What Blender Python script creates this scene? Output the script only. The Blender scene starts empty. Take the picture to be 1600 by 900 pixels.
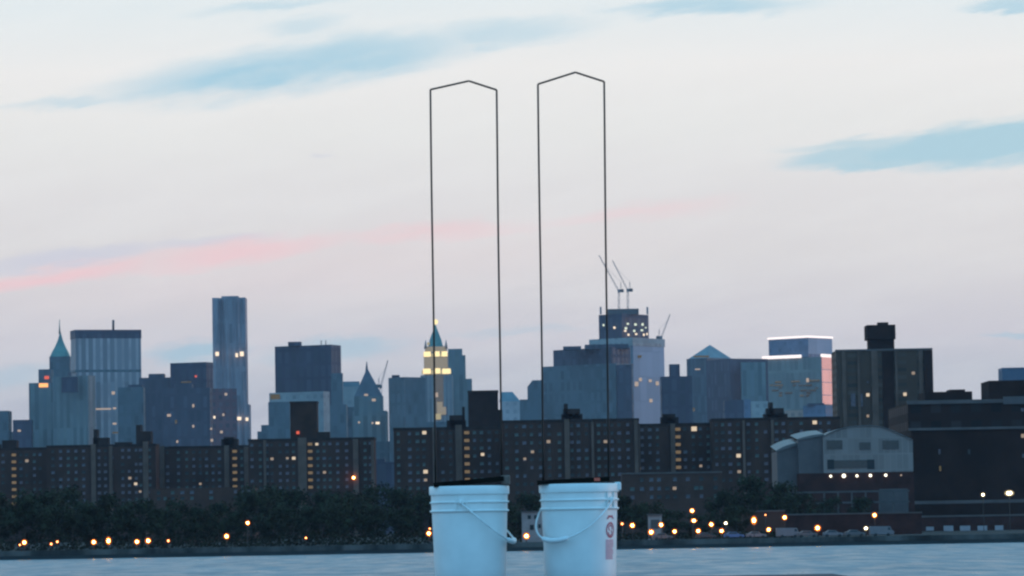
import bpy, math, random
from mathutils import Vector, Matrix, noise

random.seed(7)
R = math.radians
scene = bpy.context.scene
COL = scene.collection

# ------------------------------------------------------------------ camera
H = 5.2                      # eye height over the river
F_PX = 6030.0                # focal length in photo pixels (1600 wide)
PITCH = math.atan(372 / F_PX)
ROLL = R(1.0)
fw = Vector((0, math.cos(PITCH), math.sin(PITCH)))
u0 = Vector((0, -math.sin(PITCH), math.cos(PITCH)))
r0 = Vector((1, 0, 0))
rt = r0 * math.cos(ROLL) - u0 * math.sin(ROLL)
up = u0 * math.cos(ROLL) + r0 * math.sin(ROLL)
cam_d = bpy.data.cameras.new('camera')
cam = bpy.data.objects.new('camera', cam_d)
COL.objects.link(cam)
cam_d.sensor_width = 36
cam_d.lens = 36 * F_PX / 1600
cam_d.clip_start = 0.1
cam_d.clip_end = 30000
cam.matrix_world = Matrix(((rt.x, up.x, -fw.x, 0), (rt.y, up.y, -fw.y, 0), (rt.z, up.z, -fw.z, H), (0, 0, 0, 1)))
scene.camera = cam


def ray(px, py):
    return fw + rt * ((px - 800) / F_PX) + up * ((450 - py) / F_PX)


def P(px, py, Y):
    """world point seen at photo pixel (px, py), at distance Y"""
    d = ray(px, py)
    return Vector((0, 0, H)) + d * (Y / d.y)


GROUND = 1.7

# ------------------------------------------------------------------ node helpers


class NT:
    def __init__(self, tree):
        self.t = tree
        self.n = tree.nodes
        self.n.clear()

    def node(self, kind, **kw):
        nd = self.n.new(kind)
        for k, v in kw.items():
            setattr(nd, k, v)
        return nd

    def link(self, a, b):
        self.t.links.new(a, b)

    def put(self, sock, val):
        if isinstance(val, bpy.types.NodeSocket):
            self.link(val, sock)
        else:
            sock.default_value = val

    def math(self, op, a, b=None, c=None, clamp=False):
        nd = self.node('ShaderNodeMath', operation=op, use_clamp=clamp)
        self.put(nd.inputs[0], a)
        if b is not None:
            self.put(nd.inputs[1], b)
        if c is not None:
            self.put(nd.inputs[2], c)
        return nd.outputs[0]

    def mix(self, fac, a, b, blend='MIX'):
        nd = self.node('ShaderNodeMix', data_type='RGBA', blend_type=blend)
        self.put(nd.inputs[0], fac)
        self.put(nd.inputs[6], c4(a))
        self.put(nd.inputs[7], c4(b))
        return nd.outputs[2]

    def mixf(self, fac, a, b):
        nd = self.node('ShaderNodeMix', data_type='FLOAT')
        self.put(nd.inputs[0], fac)
        self.put(nd.inputs[2], a)
        self.put(nd.inputs[3], b)
        return nd.outputs[0]

    def rng(self, v, a, b, c=0.0, d=1.0, smooth=True):
        nd = self.node('ShaderNodeMapRange', interpolation_type='SMOOTHSTEP' if smooth else 'LINEAR')
        self.put(nd.inputs[0], v)
        for i, x in enumerate((a, b, c, d)):
            self.put(nd.inputs[i + 1], x)
        return nd.outputs[0]

    def noise(self, vec, scale, detail=3, rough=0.55):
        nd = self.node('ShaderNodeTexNoise')
        if vec is not None:
            self.link(vec, nd.inputs['Vector'])
        nd.inputs['Scale'].default_value = scale
        nd.inputs['Detail'].default_value = detail
        nd.inputs['Roughness'].default_value = rough
        return nd.outputs['Fac']

    def vscale(self, vec, s):
        nd = self.node('ShaderNodeVectorMath', operation='MULTIPLY')
        self.link(vec, nd.inputs[0])
        nd.inputs[1].default_value = s
        return nd.outputs[0]


def c4(c):
    if isinstance(c, bpy.types.NodeSocket):
        return c
    return (c[0], c[1], c[2], 1.0)


def s2l(r, g, b):
    def f(x):
        x /= 255.0
        return x / 12.92 if x <= 0.04045 else ((x + 0.055) / 1.055) ** 2.4
    return (f(r), f(g), f(b))


def newmat(name):
    m = bpy.data.materials.new(name)
    m.use_nodes = True
    t = NT(m.node_tree)
    out = t.node('ShaderNodeOutputMaterial')
    return m, t, out


def surf(name, col, rough=0.7, metal=0.0, var=0.25, scale=0.5, spec=0.5, col2=None, stretch=(1, 1, 1), bump=0.0):
    """painted / stone / metal surface with uneven colour"""
    m, t, out = newmat(name)
    b = t.node('ShaderNodeBsdfPrincipled')
    tc = t.node('ShaderNodeTexCoord')
    v = t.vscale(tc.outputs['Object'], stretch)
    n = t.noise(v, scale, 4)
    f = t.rng(n, 0.3, 0.7)
    lo = tuple(x * (1 - var) for x in col)
    hi = col2 or tuple(min(1, x * (1 + var)) for x in col)
    t.link(t.mix(f, lo, hi), b.inputs['Base Color'])
    b.inputs['Metallic'].default_value = metal
    t.link(t.math('MULTIPLY_ADD', n, 0.2, rough - 0.1), b.inputs['Roughness'])
    b.inputs['Specular IOR Level'].default_value = spec
    if bump:
        bm = t.node('ShaderNodeBump')
        bm.inputs['Strength'].default_value = bump
        bm.inputs['Distance'].default_value = 0.02
        t.link(t.noise(v, scale * 6, 4), bm.inputs['Height'])
        t.link(bm.outputs[0], b.inputs['Normal'])
    t.link(b.outputs[0], out.inputs[0])
    return m


def glow(name, col, strength, trans=0.0):
    m, t, out = newmat(name)
    e = t.node('ShaderNodeEmission')
    e.inputs[0].default_value = c4(col)
    e.inputs[1].default_value = strength
    if trans:
        tr = t.node('ShaderNodeBsdfTransparent')
        mx = t.node('ShaderNodeMixShader')
        mx.inputs[0].default_value = 1 - trans
        t.link(tr.outputs[0], mx.inputs[1])
        t.link(e.outputs[0], mx.inputs[2])
        t.link(mx.outputs[0], out.inputs[0])
    else:
        t.link(e.outputs[0], out.inputs[0])
    return m


def facade(name, wall, glass, bay=4.0, floor=3.8, fu=0.55, fv=0.6, grough=0.55, gmetal=0.0, wrough=0.75, var=0.5, gspec=0.5, wspec=0.3):
    """wall with rows of window panes; UV is in metres along the wall"""
    m, t, out = newmat(name)
    b = t.node('ShaderNodeBsdfPrincipled')
    uv = t.node('ShaderNodeUVMap')
    uv.uv_map = 'metres'
    sp = t.node('ShaderNodeSeparateXYZ')
    t.link(uv.outputs[0], sp.inputs[0])
    uu = t.math('DIVIDE', sp.outputs[0], bay)
    vv = t.math('DIVIDE', sp.outputs[1], floor)
    mu = t.math('LESS_THAN', t.math('FRACT', uu), fu)
    mv = t.math('LESS_THAN', t.math('FRACT', vv), fv)
    mask = t.math('MULTIPLY', mu, mv)
    cell = t.node('ShaderNodeCombineXYZ')
    t.link(t.math('FLOOR', uu), cell.inputs[0])
    t.link(t.math('FLOOR', vv), cell.inputs[1])
    wn = t.node('ShaderNodeTexWhiteNoise', noise_dimensions='2D')
    t.link(cell.outputs[0], wn.inputs['Vector'])
    bright = t.rng(wn.outputs['Value'], 0, 1, 1 - var, 1 + var, smooth=False)
    br = t.node('ShaderNodeCombineColor')
    for i in range(3):
        t.link(bright, br.inputs[i])
    g = t.mix(1.0, glass, br.outputs[0], 'MULTIPLY')
    tc = t.node('ShaderNodeTexCoord')
    nz = t.noise(tc.outputs['Object'], 0.03, 4)
    w = t.mix(t.rng(nz, 0.3, 0.7), tuple(x * 0.8 for x in wall), tuple(x * 1.2 for x in wall))
    t.link(t.mix(mask, w, g), b.inputs['Base Color'])
    t.link(t.mixf(mask, wrough, grough), b.inputs['Roughness'])
    if gmetal:
        t.link(t.math('MULTIPLY', mask, gmetal), b.inputs['Metallic'])
    t.link(t.mixf(mask, wspec, gspec), b.inputs['Specular IOR Level'])
    t.link(b.outputs[0], out.inputs[0])
    return m


# ------------------------------------------------------------------ mesh builder
class MB:
    def __init__(self):
        self.v, self.f, self.m = [], [], []
        self.mi = 0
        self.smooth = []
        self.sm = False

    def add(self, vs, fs):
        o = len(self.v)
        self.v += [Vector(v) for v in vs]
        for f in fs:
            self.f.append([o + i for i in f])
            self.m.append(self.mi)
            self.smooth.append(self.sm)

    def prism(self, pts, z0, z1, top=None):
        """pts: footprint counter-clockwise; top: other footprint for the upper end"""
        n = len(pts)
        top = top or pts
        vs = [(p[0], p[1], z0) for p in pts] + [(p[0], p[1], z1) for p in top]
        fs = [[i, (i + 1) % n, n + (i + 1) % n, n + i] for i in range(n)]
        fs += [list(range(n, 2 * n)), list(range(n - 1, -1, -1))]
        self.add(vs, fs)

    def box(self, x0, x1, y0, y1, z0, z1):
        self.prism([(x0, y0), (x1, y0), (x1, y1), (x0, y1)], z0, z1)

    def cone(self, pts, z0, apex):
        n = len(pts)
        vs = [(p[0], p[1], z0) for p in pts] + [apex]
        self.add(vs, [[i, (i + 1) % n, n] for i in range(n)] + [list(range(n - 1, -1, -1))])

    def bar(self, a, b, w, h=None):
        h = h or w
        a, b = Vector(a), Vector(b)
        d = (b - a).normalized()
        s = d.cross(Vector((0, 0, 1)))
        if s.length < 1e-3:
            s = Vector((1, 0, 0))
        s.normalize()
        t = s.cross(d)
        vs = []
        for p in (a, b):
            for i, j in ((-1, -1), (1, -1), (1, 1), (-1, 1)):
                vs.append(p + s * (i * w / 2) + t * (j * h / 2))
        self.add(vs, [[0, 1, 5, 4], [1, 2, 6, 5], [2, 3, 7, 6], [3, 0, 4, 7], [3, 2, 1, 0], [4, 5, 6, 7]])

    def tube(self, pts, rad, n=8, cap=True):
        pts = [Vector(p) for p in pts]
        if not isinstance(rad, (list, tuple)):
            rad = [rad] * len(pts)
        vs, fs = [], []
        ref = None
        for i, p in enumerate(pts):
            d = (pts[min(i + 1, len(pts) - 1)] - pts[max(i - 1, 0)]).normalized()
            if ref is None:
                ref = d.orthogonal().normalized()
            ref = (ref - d * ref.dot(d)).normalized()
            s = d.cross(ref)
            for k in range(n):
                a = 2 * math.pi * k / n
                vs.append(p + (ref * math.cos(a) + s * math.sin(a)) * rad[i])
        for i in range(len(pts) - 1):
            for k in range(n):
                fs.append([i * n + k, i * n + (k + 1) % n, (i + 1) * n + (k + 1) % n, (i + 1) * n + k])
        if cap:
            fs.append(list(range(n - 1, -1, -1)))
            fs.append([len(vs) - n + k for k in range(n)])
        old = self.sm
        self.sm = True
        self.add(vs, fs)
        self.sm = old

    def lathe(self, prof, n=48, center=(0, 0, 0), close=False):
        cx, cy, cz = center
        vs, fs = [], []
        for r, z in prof:
            for k in range(n):
                a = 2 * math.pi * k / n
                vs.append((cx + r * math.cos(a), cy + r * math.sin(a), cz + z))
        for i in range(len(prof) - 1):
            for k in range(n):
                fs.append([i * n + k, i * n + (k + 1) % n, (i + 1) * n + (k + 1) % n, (i + 1) * n + k])
        old = self.sm
        self.sm = True
        self.add(vs, fs)
        self.sm = old

    def sphere(self, c, r, n=12, m=8, sz=1.0):
        prof = []
        for i in range(m + 1):
            a = -math.pi / 2 + math.pi * i / m
            prof.append((max(r * math.cos(a), 1e-4), r * math.sin(a) * sz))
        self.lathe(prof, n, c)

    def build(self, name, mats, parent=None, loc=None, auto=None):
        """link as ONE mesh object; the vertices are world points, taken relative to the root"""
        org = Vector(loc) if loc is not None else (Vector(parent['_o']) if parent is not None else Vector((0, 0, 0)))
        me = bpy.data.meshes.new(name)
        me.from_pydata([tuple(v - org) for v in self.v], [], self.f)
        if not isinstance(mats, (list, tuple)):
            mats = [mats]
        for m in mats:
            me.materials.append(m)
        me.polygons.foreach_set('material_index', self.m)
        me.polygons.foreach_set('use_smooth', self.smooth)
        uvl = me.uv_layers.new(name='metres')
        co = me.vertices
        dat = uvl.data
        for p in me.polygons:
            nn = p.normal
            if abs(nn.z) < 0.9:
                tx, ty = -nn.y, nn.x
                l = math.hypot(tx, ty) or 1
                tx, ty = tx / l, ty / l
                for li in p.loop_indices:
                    c = co[me.loops[li].vertex_index].co
                    dat[li].uv = (c.x * tx + c.y * ty + 500.3, c.z)
            else:
                for li in p.loop_indices:
                    c = co[me.loops[li].vertex_index].co
                    dat[li].uv = (c.x * 0.01, -0.2)
        if auto is not None:
            me.set_sharp_from_angle(angle=R(auto))
        me.update()
        o = bpy.data.objects.new(name, me)
        COL.objects.link(o)
        if parent is not None:
            o.parent = parent
        elif loc is not None:
            o.location = org
        return o


def tag(o, label=None, cat=None, group=None, kind=None):
    if label:
        o['label'] = label
    if cat:
        o['category'] = cat
    if group:
        o['group'] = group
    if kind:
        o['kind'] = kind
    return o


ROOTS = []


def thing(name, loc, label, cat, group=None):
    o = bpy.data.objects.new(name, None)
    o.empty_display_size = 0.5
    COL.objects.link(o)
    o.location = loc
    o['_o'] = tuple(loc)
    ROOTS.append(o)
    tag(o, label, cat, group)
    return o


def copy_tree(o, parent=None):
    c = o.copy()
    COL.objects.link(c)
    if parent is not None:
        c.parent = parent
    for ch in list(o.children):
        copy_tree(ch, c)
    return c


# ------------------------------------------------------------------ materials
M = {}
M['bucket'] = surf('white_plastic', (0.82, 0.81, 0.79), 0.42, var=0.045, scale=11, spec=0.4)
M['bail'] = surf('bail_wire', (0.78, 0.78, 0.77), 0.4, 0.0, var=0.1, scale=20)
M['grip'] = surf('grip_plastic', (0.76, 0.76, 0.76), 0.4, var=0.05, scale=20)
M['print_red'] = surf('red_print', (0.42, 0.08, 0.13), 0.5, var=0.15, scale=60)
M['print_pale'] = surf('pale_red_print', (0.55, 0.30, 0.38), 0.5, var=0.15, scale=80)
M['rod'] = surf('dark_steel_rod', (0.022, 0.018, 0.018), 0.5, 0.2, var=0.3, scale=12, spec=0.25)
M['board'] = surf('black_board', (0.008, 0.006, 0.005), 0.7, var=0.4, scale=25, spec=0.1)
M['clamp'] = surf('grey_clamp', (0.2, 0.14, 0.12), 0.6, var=0.2, scale=60, spec=0.2)
M['redtape'] = surf('red_tape', (0.75, 0.12, 0.07), 0.5, var=0.1, scale=60)
M['timber'] = surf('reddish_timber', (0.10, 0.055, 0.06), 0.8, var=0.4, scale=3, stretch=(1, 8, 8), bump=0.4)
M['deck'] = surf('pier_concrete', (0.32, 0.31, 0.30), 0.85, var=0.2, scale=0.8, bump=0.3)
M['brick_dark'] = surf('dark_brick', (0.075, 0.034, 0.025), 0.9, var=0.22, scale=0.12, stretch=(1, 1, 0.5), spec=0.1)
M['brick_mid'] = surf('brown_brick', (0.1, 0.046, 0.034), 0.9, var=0.2, scale=0.12, spec=0.1)
M['brick_bay'] = surf('lighter_brick', (0.165, 0.09, 0.068), 0.9, var=0.2, scale=0.15, spec=0.1)
M['roof_dark'] = surf('tar_roof', (0.045, 0.024, 0.02), 0.9, var=0.3, scale=0.2, spec=0.1)
M['brownblack'] = surf('brown_black_brick', (0.055, 0.024, 0.016), 0.9, var=0.25, scale=0.15, spec=0.1)
M['copper'] = surf('green_copper', (0.11, 0.235, 0.21), 0.6, var=0.2, scale=0.06)
M['copper2'] = surf('teal_roof_sheet', (0.14, 0.19, 0.215), 0.5, var=0.15, scale=0.06)
M['stone_roof'] = surf('slate_pyramid', (0.10, 0.11, 0.13), 0.8, var=0.2, scale=0.08)
M['steel_dark'] = surf('dark_steel', (0.1, 0.08, 0.078), 0.6, 0.3, var=0.2, scale=0.4)
M['crane'] = surf('crane_paint', (0.16, 0.15, 0.16), 0.6, var=0.2, scale=0.3)
M['pale_metal'] = surf('pale_cladding', (0.3, 0.205, 0.185), 0.6, var=0.16, scale=0.25, stretch=(1, 1, 0.6))
M['pale_roof'] = surf('pale_roof_sheet', (0.15, 0.12, 0.115), 0.5, var=0.1, scale=0.2)
M['grey_patch'] = surf('dull_louvre', (0.11, 0.075, 0.066), 0.8, var=0.2, scale=1.2, stretch=(1, 1, 6))
M['blackish'] = surf('dark_opening', (0.025, 0.025, 0.027), 0.8, var=0.2, scale=0.5)
M['side_dark'] = surf('dull_blue_cladding', (0.12, 0.085, 0.083), 0.7, var=0.15, scale=0.3)
M['maroon'] = surf('maroon_wall', (0.065, 0.024, 0.02), 0.9, var=0.25, scale=0.25, spec=0.1)
M['ind_dark'] = surf('industrial_dark_brick', (0.036, 0.016, 0.0125), 0.9, var=0.3, scale=0.1, spec=0.08)
M['ind_line'] = surf('dull_parapet', (0.13, 0.088, 0.08), 0.8, var=0.2, scale=0.2)
M['white_wall'] = surf('dirty_white_wall', (0.36, 0.25, 0.23), 0.8, var=0.15, scale=0.5)
M['door_pale'] = surf('pale_door', (0.42, 0.33, 0.34), 0.6, var=0.1, scale=1.0)
M['concrete'] = surf('seawall_concrete', (0.09, 0.07, 0.063), 0.85, var=0.7, scale=0.16, stretch=(1, 1, 0.3), spec=0.2)
M['wet'] = surf('wet_seawall', (0.03, 0.032, 0.032), 0.6, var=0.3, scale=0.2)
M['shrub'] = surf('shrub_leaves', (0.026, 0.022, 0.013), 0.85, var=0.5, scale=0.3, spec=0.03)
M['bark'] = surf('bark', (0.06, 0.045, 0.035), 0.9, var=0.3, scale=2)
M['leaf'] = surf('leaves', (0.031, 0.027, 0.016), 0.8, var=0.5, scale=0.45, col2=(0.050, 0.053, 0.029), spec=0.05)
M['leaf2'] = surf('leaves_pale', (0.036, 0.031, 0.018), 0.8, var=0.5, scale=0.4, col2=(0.060, 0.060, 0.032), spec=0.05)
M['pole'] = surf('lamp_pole_paint', (0.04, 0.035, 0.033), 0.6, 0.3, var=0.2, scale=1, spec=0.2)
M['bulb'] = glow('sodium_bulb', (1.0, 0.44, 0.11), 95.0)
M['globe'] = glow('sodium_globe', (1.0, 0.23, 0.03), 1.5, 0.5)
M['bulb_dim'] = glow('dim_sodium_bulb', (1.0, 0.38, 0.12), 16.0)
M['globe_dim'] = glow('dim_sodium_globe', (1.0, 0.16, 0.03), 0.6, 0.6)
M['bulb_white'] = glow('white_bulb', (1.0, 0.88, 0.60), 40.0)
M['hall_lamp'] = glow('hall_lamp_glow', (1.0, 0.95, 0.75), 3.0)
M['globe_white'] = glow('white_globe', (0.95, 0.75, 0.42), 0.9, 0.55)
M['w_blue'] = surf('window_blue', (0.125, 0.105, 0.118), 0.25, var=0.3, scale=0.9, spec=0.3)
M['w_teal'] = surf('window_teal', (0.095, 0.105, 0.094), 0.25, var=0.3, scale=0.9, spec=0.3)
M['w_mauve'] = surf('window_mauve', (0.14, 0.1, 0.113), 0.3, var=0.3, scale=0.9, spec=0.3)
M['w_dark'] = surf('window_dark', (0.065, 0.055, 0.053), 0.25, var=0.3, scale=0.9, spec=0.2)
M['w_warm'] = glow('stair_window_glow', (1.0, 0.72, 0.42), 0.17)
M['w_lit'] = glow('lit_window_glow', (1.0, 0.80, 0.58), 0.75)
M['w_lit_dim'] = glow('half_lit_window_glow', (1.0, 0.78, 0.6), 0.32)
M['lit_far'] = glow('office_window_glow', (1.0, 0.80, 0.58), 1.3)
M['lit_far_dim'] = glow('dim_office_window_glow', (1.0, 0.78, 0.62), 0.45)
M['lit_green'] = glow('site_light_glow', (0.90, 1.0, 0.78), 0.95)
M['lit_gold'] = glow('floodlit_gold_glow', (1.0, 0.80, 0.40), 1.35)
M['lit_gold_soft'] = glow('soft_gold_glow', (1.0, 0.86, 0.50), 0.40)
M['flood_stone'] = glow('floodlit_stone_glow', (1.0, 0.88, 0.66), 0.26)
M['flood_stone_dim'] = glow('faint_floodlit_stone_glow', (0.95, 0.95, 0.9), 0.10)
M['lit_orange'] = glow('orange_sign_glow', (1.0, 0.42, 0.14), 1.6)
M['lit_red'] = glow('red_beacon_glow', (1.0, 0.16, 0.09), 0.8)
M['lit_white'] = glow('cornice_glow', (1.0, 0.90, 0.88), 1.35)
M['lit_floor_faint'] = glow('faint_floor_glow', (1.0, 0.84, 0.55), 0.05)
M['lit_yellow_dim'] = glow('yellow_floor_glow', (1.0, 0.82, 0.45), 0.09)

M['f_grey'] = facade('facade_grey', (0.185, 0.20, 0.195), (0.14, 0.155, 0.16), 9, 30, 0.5, 1.1, var=0.3)
M['f_slate'] = facade('facade_slate', (0.115, 0.13, 0.14), (0.09, 0.104, 0.117), 8, 12, 0.55, 0.75, var=0.3)
M['f_navy'] = facade('facade_navy', (0.060, 0.050, 0.072), (0.048, 0.042, 0.062), 9, 16, 0.6, 0.8, var=0.4)
M['f_dark'] = facade('facade_dark', (0.082, 0.066, 0.084), (0.064, 0.054, 0.074), 7, 15, 0.55, 0.8, var=0.4)
M['f_pale'] = facade('facade_pale', (0.34, 0.31, 0.30), (0.26, 0.245, 0.245), 8, 8, 0.5, 0.5, var=0.25)
M['f_palest'] = facade('facade_pale_stone', (0.44, 0.36, 0.36), (0.36, 0.30, 0.31), 8, 8, 0.45, 0.5, var=0.2)
M['f_brown'] = facade('facade_brown', (0.19, 0.085, 0.09), (0.13, 0.07, 0.08), 7, 7.2, 0.5, 0.55, var=0.35)
M['f_stripe'] = facade('facade_striped', (0.43, 0.345, 0.345), (0.25, 0.215, 0.225), 8.5, 60, 0.62, 1.1, var=0.25)
M['f_steel'] = facade('facade_rippled_steel', (0.31, 0.255, 0.275), (0.25, 0.205, 0.225), 6.5, 26, 0.5, 0.8, grough=0.5, wrough=0.6, var=0.3)
M['f_glass'] = facade('facade_glass', (0.17, 0.18, 0.20), (0.13, 0.135, 0.16), 6, 60, 0.85, 1.1, grough=0.5, gspec=0.8, var=0.15)
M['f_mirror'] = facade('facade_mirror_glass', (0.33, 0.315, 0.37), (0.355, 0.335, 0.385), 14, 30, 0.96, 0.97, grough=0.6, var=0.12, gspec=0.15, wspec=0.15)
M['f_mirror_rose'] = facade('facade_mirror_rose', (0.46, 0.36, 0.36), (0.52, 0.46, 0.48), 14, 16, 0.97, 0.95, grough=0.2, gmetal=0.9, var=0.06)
M['f_glassblock'] = facade('facade_greenish_glass', (0.25, 0.225, 0.20), (0.21, 0.19, 0.175), 6, 24, 0.8, 0.85, grough=0.5, var=0.2)
M['f_teal'] = facade('facade_teal_glass', (0.10, 0.105, 0.12), (0.075, 0.085, 0.10), 6, 24, 0.8, 0.85, grough=0.5, var=0.25)
M['f_gold_stone'] = facade('facade_gothic_stone', (0.33, 0.275, 0.26), (0.20, 0.17, 0.18), 4.6, 30, 0.45, 1.1, var=0.3)
M['f_tower'] = facade('facade_brick_tower', (0.115, 0.064, 0.046), (0.09, 0.055, 0.042), 9, 2.9, 0.55, 0.5, var=0.5, wspec=0.1, gspec=0.2)
M['f_ind'] = facade('facade_industrial', (0.036, 0.017, 0.014), (0.030, 0.017, 0.016), 6, 5, 0.5, 0.5, var=0.7, wspec=0.08, gspec=0.15)
M['f_blue'] = facade('facade_blue_panel', (0.15, 0.17, 0.23), (0.12, 0.14, 0.20), 8, 8, 0.6, 0.6, var=0.25)
M['hall_panels'] = facade('hall_panels', (0.33, 0.23, 0.205), (0.29, 0.205, 0.185), 1.6, 4.2, 0.88, 0.93, grough=0.7, var=0.16, wspec=0.2, gspec=0.2)
M['f_tan'] = facade('facade_tan', (0.42, 0.25, 0.19), (0.30, 0.19, 0.155), 8, 8, 0.5, 0.5, var=0.25)


# ------------------------------------------------------------------ towers
def footprint(x0, x1, ptop, Y, xc=None, th=30, depth=None):
    """footprint whose silhouette runs from photo column x0 to x1 (at row ptop) and whose near corner is at xc"""
    A0, A1 = P(x0, ptop, Y), P(x1, ptop, Y)
    if xc is None:
        d = depth or max(12, (A1.x - A0.x) * 0.7)
        return [(A0.x, Y), (A1.x, Y), (A1.x, Y + d), (A0.x, Y + d)]
    C = P(xc, ptop, Y)
    t = R(th)
    wl, wr = C.x - A0.x, A1.x - C.x
    L, W = wl / math.cos(t), wr / math.sin(t)
    l = (C.x - L * math.cos(t), Y + L * math.sin(t))
    r = (C.x + W * math.sin(t), Y + W * math.cos(t))
    b = (l[0] + r[0] - C.x, l[1] + r[1] - Y)
    return [l, (C.x, Y), r, b]


def ztop(x0, x1, ptop, Y):
    return P((x0 + x1) / 2, ptop, Y).z


def block(root, part, mat, Y, x0, x1, top, bot=None, xc=None, th=30, depth=None):
    m = MB()
    z1 = ztop(x0, x1, top, Y)
    z0 = GROUND if bot is None else ztop(x0, x1, bot, Y)
    m.prism(footprint(x0, x1, top, Y, xc, th, depth), z0, z1)
    return m.build(part, mat, root)


def tower(name, label, Y, x0, x1, top, mat, xc=None, th=30, depth=None, cat='skyscraper', part='wall', group=None):
    a, b = P(x0, top, Y), P(x1, top, Y)
    root = thing(name, ((a.x + b.x) / 2, Y, GROUND), label, cat, group)
    block(root, part, mat, Y, x0, x1, top, None, xc, th, depth)
    return root


def lit(root, Y, px, py, w, h, mat='lit_far', part='lit_window', d=0.8):
    c = P(px, py, Y)
    k = Y / F_PX
    m = MB()
    m.box(c.x - w * k / 2, c.x + w * k / 2, Y - d, Y + 0.4, c.z - h * k / 2, c.z + h * k / 2)
    return m.build(part, M[mat], root)


def pyramid(root, part, mat, Y, x0, x1, base, ax, ay, depth=None, curve=None):
    """pyramid roof, optionally with a concave outline"""
    fp = footprint(x0, x1, base, Y, depth=depth)
    z0 = ztop(x0, x1, base, Y)
    dm = fp[2][1] - Y
    ap = P(ax, ay, Y)
    ap = Vector((ap.x, Y + dm / 2, ap.z))
    m = MB()
    if curve:
        prev, pz = fp, z0
        for (t, s) in curve:
            ring = [(ap.x + (p[0] - ap.x) * s, ap.y + (p[1] - ap.y) * s) for p in fp]
            z = z0 + (ap.z - z0) * t
            m.prism(prev, pz, z, ring)
            prev, pz = ring, z
        m.cone(prev, pz, ap)
    else:
        m.cone(fp, z0, ap)
    return m.build(part, mat, root)


# --- far left
t = tower('office_tower', 'small blue grey tower cut by the left picture edge', 4300, -14, 13, 642, M['f_slate'], depth=30)
block(t, 'setback', M['f_slate'], 4310, -14, 19, 675, depth=40)
t = tower('office_block', 'low navy block between the left edge and the stepped stone tower', 4250, 20, 49, 656, M['f_navy'])
lit(t, 4250, 30, 673, 5, 3, 'lit_far_dim')
t = tower('stepped_tower', 'stepped stone tower with a glowing orange sign near its left roof', 4300, 45, 103, 598, M['f_grey'], depth=40)
block(t, 'upper_storeys', M['f_slate'], 4304, 60, 80, 577, 600, depth=20)
lit(t, 4300, 68, 602, 14, 6, 'lit_orange', 'sign_light')
lit(t, 4300, 73, 590, 7, 5, 'lit_red', 'sign_light')
t = tower('stepped_tower', 'pale stone tower with dark louvred crown before the striped slab', 4240, 78, 147, 587, M['f_grey'], xc=137, th=30)
block(t, 'louvred_crown', M['f_navy'], 4233, 96, 121, 589, 613, depth=5)
lit(t, 4233, 109, 585, 6, 6, 'w_blue', 'roof_plant')

t = tower('spired_tower', 'old tower with concave green copper spire at far left', 4700, 77, 109, 557, M['f_slate'])
pyramid(t, 'spire', M['copper'], 4700, 78, 108, 557, 93, 516, curve=[(0.18, 0.80), (0.38, 0.52), (0.60, 0.28), (0.82, 0.12)])
mm = MB(); a = P(93, 522, 4708); b = P(93, 499, 4708)
mm.tube([a, b], [1.2, 0.3], 6); mm.build('finial', M['copper'], t)
block(t, 'shoulder', M['f_slate'], 4690, 75, 112, 580, depth=20)

t = tower('slab_tower', 'wide pale slab tower with vertical stripes and dark top band', 4500, 106, 217, 515, M['f_stripe'], xc=118, th=72)
# the louvred band round the top, lit floors and mast
def ring_band(root, part, mat, Y, x0, x1, xc, th, top, bot, grow=0.6):
    fp = footprint(x0, x1, top, Y, xc, th)
    cx = sum(p[0] for p in fp) / 4; cy = sum(p[1] for p in fp) / 4
    g = []
    for p in fp:
        d = Vector((p[0] - cx, p[1] - cy)); l = d.length
        g.append((cx + d.x * (l + grow) / l, cy + d.y * (l + grow) / l))
    m = MB(); m.prism(g, ztop(x0, x1, bot, Y), ztop(x0, x1, top, Y)); return m.build(part, mat, root)
ring_band(t, 'louvre_band', M['f_navy'], 4500, 106, 217, 118, 72, 514.5, 528)
ring_band(t, 'plant_floor', M['f_slate'], 4500, 106, 217, 118, 72, 577, 581)
mm = MB(); a = P(177, 516, 4540); b = P(177, 500, 4540); mm.tube([a, b], [1.5, 1.5], 6); mm.build('mast', M['steel_dark'], t)
for (x, y, w, h, k) in ((160, 639, 27, 2.4, 'lit_far_dim'), (179, 638, 5, 3, 'lit_far_dim'), (148, 664, 4, 3, 'lit_yellow_dim'), (179, 662, 6, 3, 'lit_far_dim'), (177, 614, 5, 5, 'lit_far_dim'), (180, 676, 9, 2.5, 'lit_yellow_dim')):
    lit(t, 4495, x, y, w, h, k)

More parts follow.
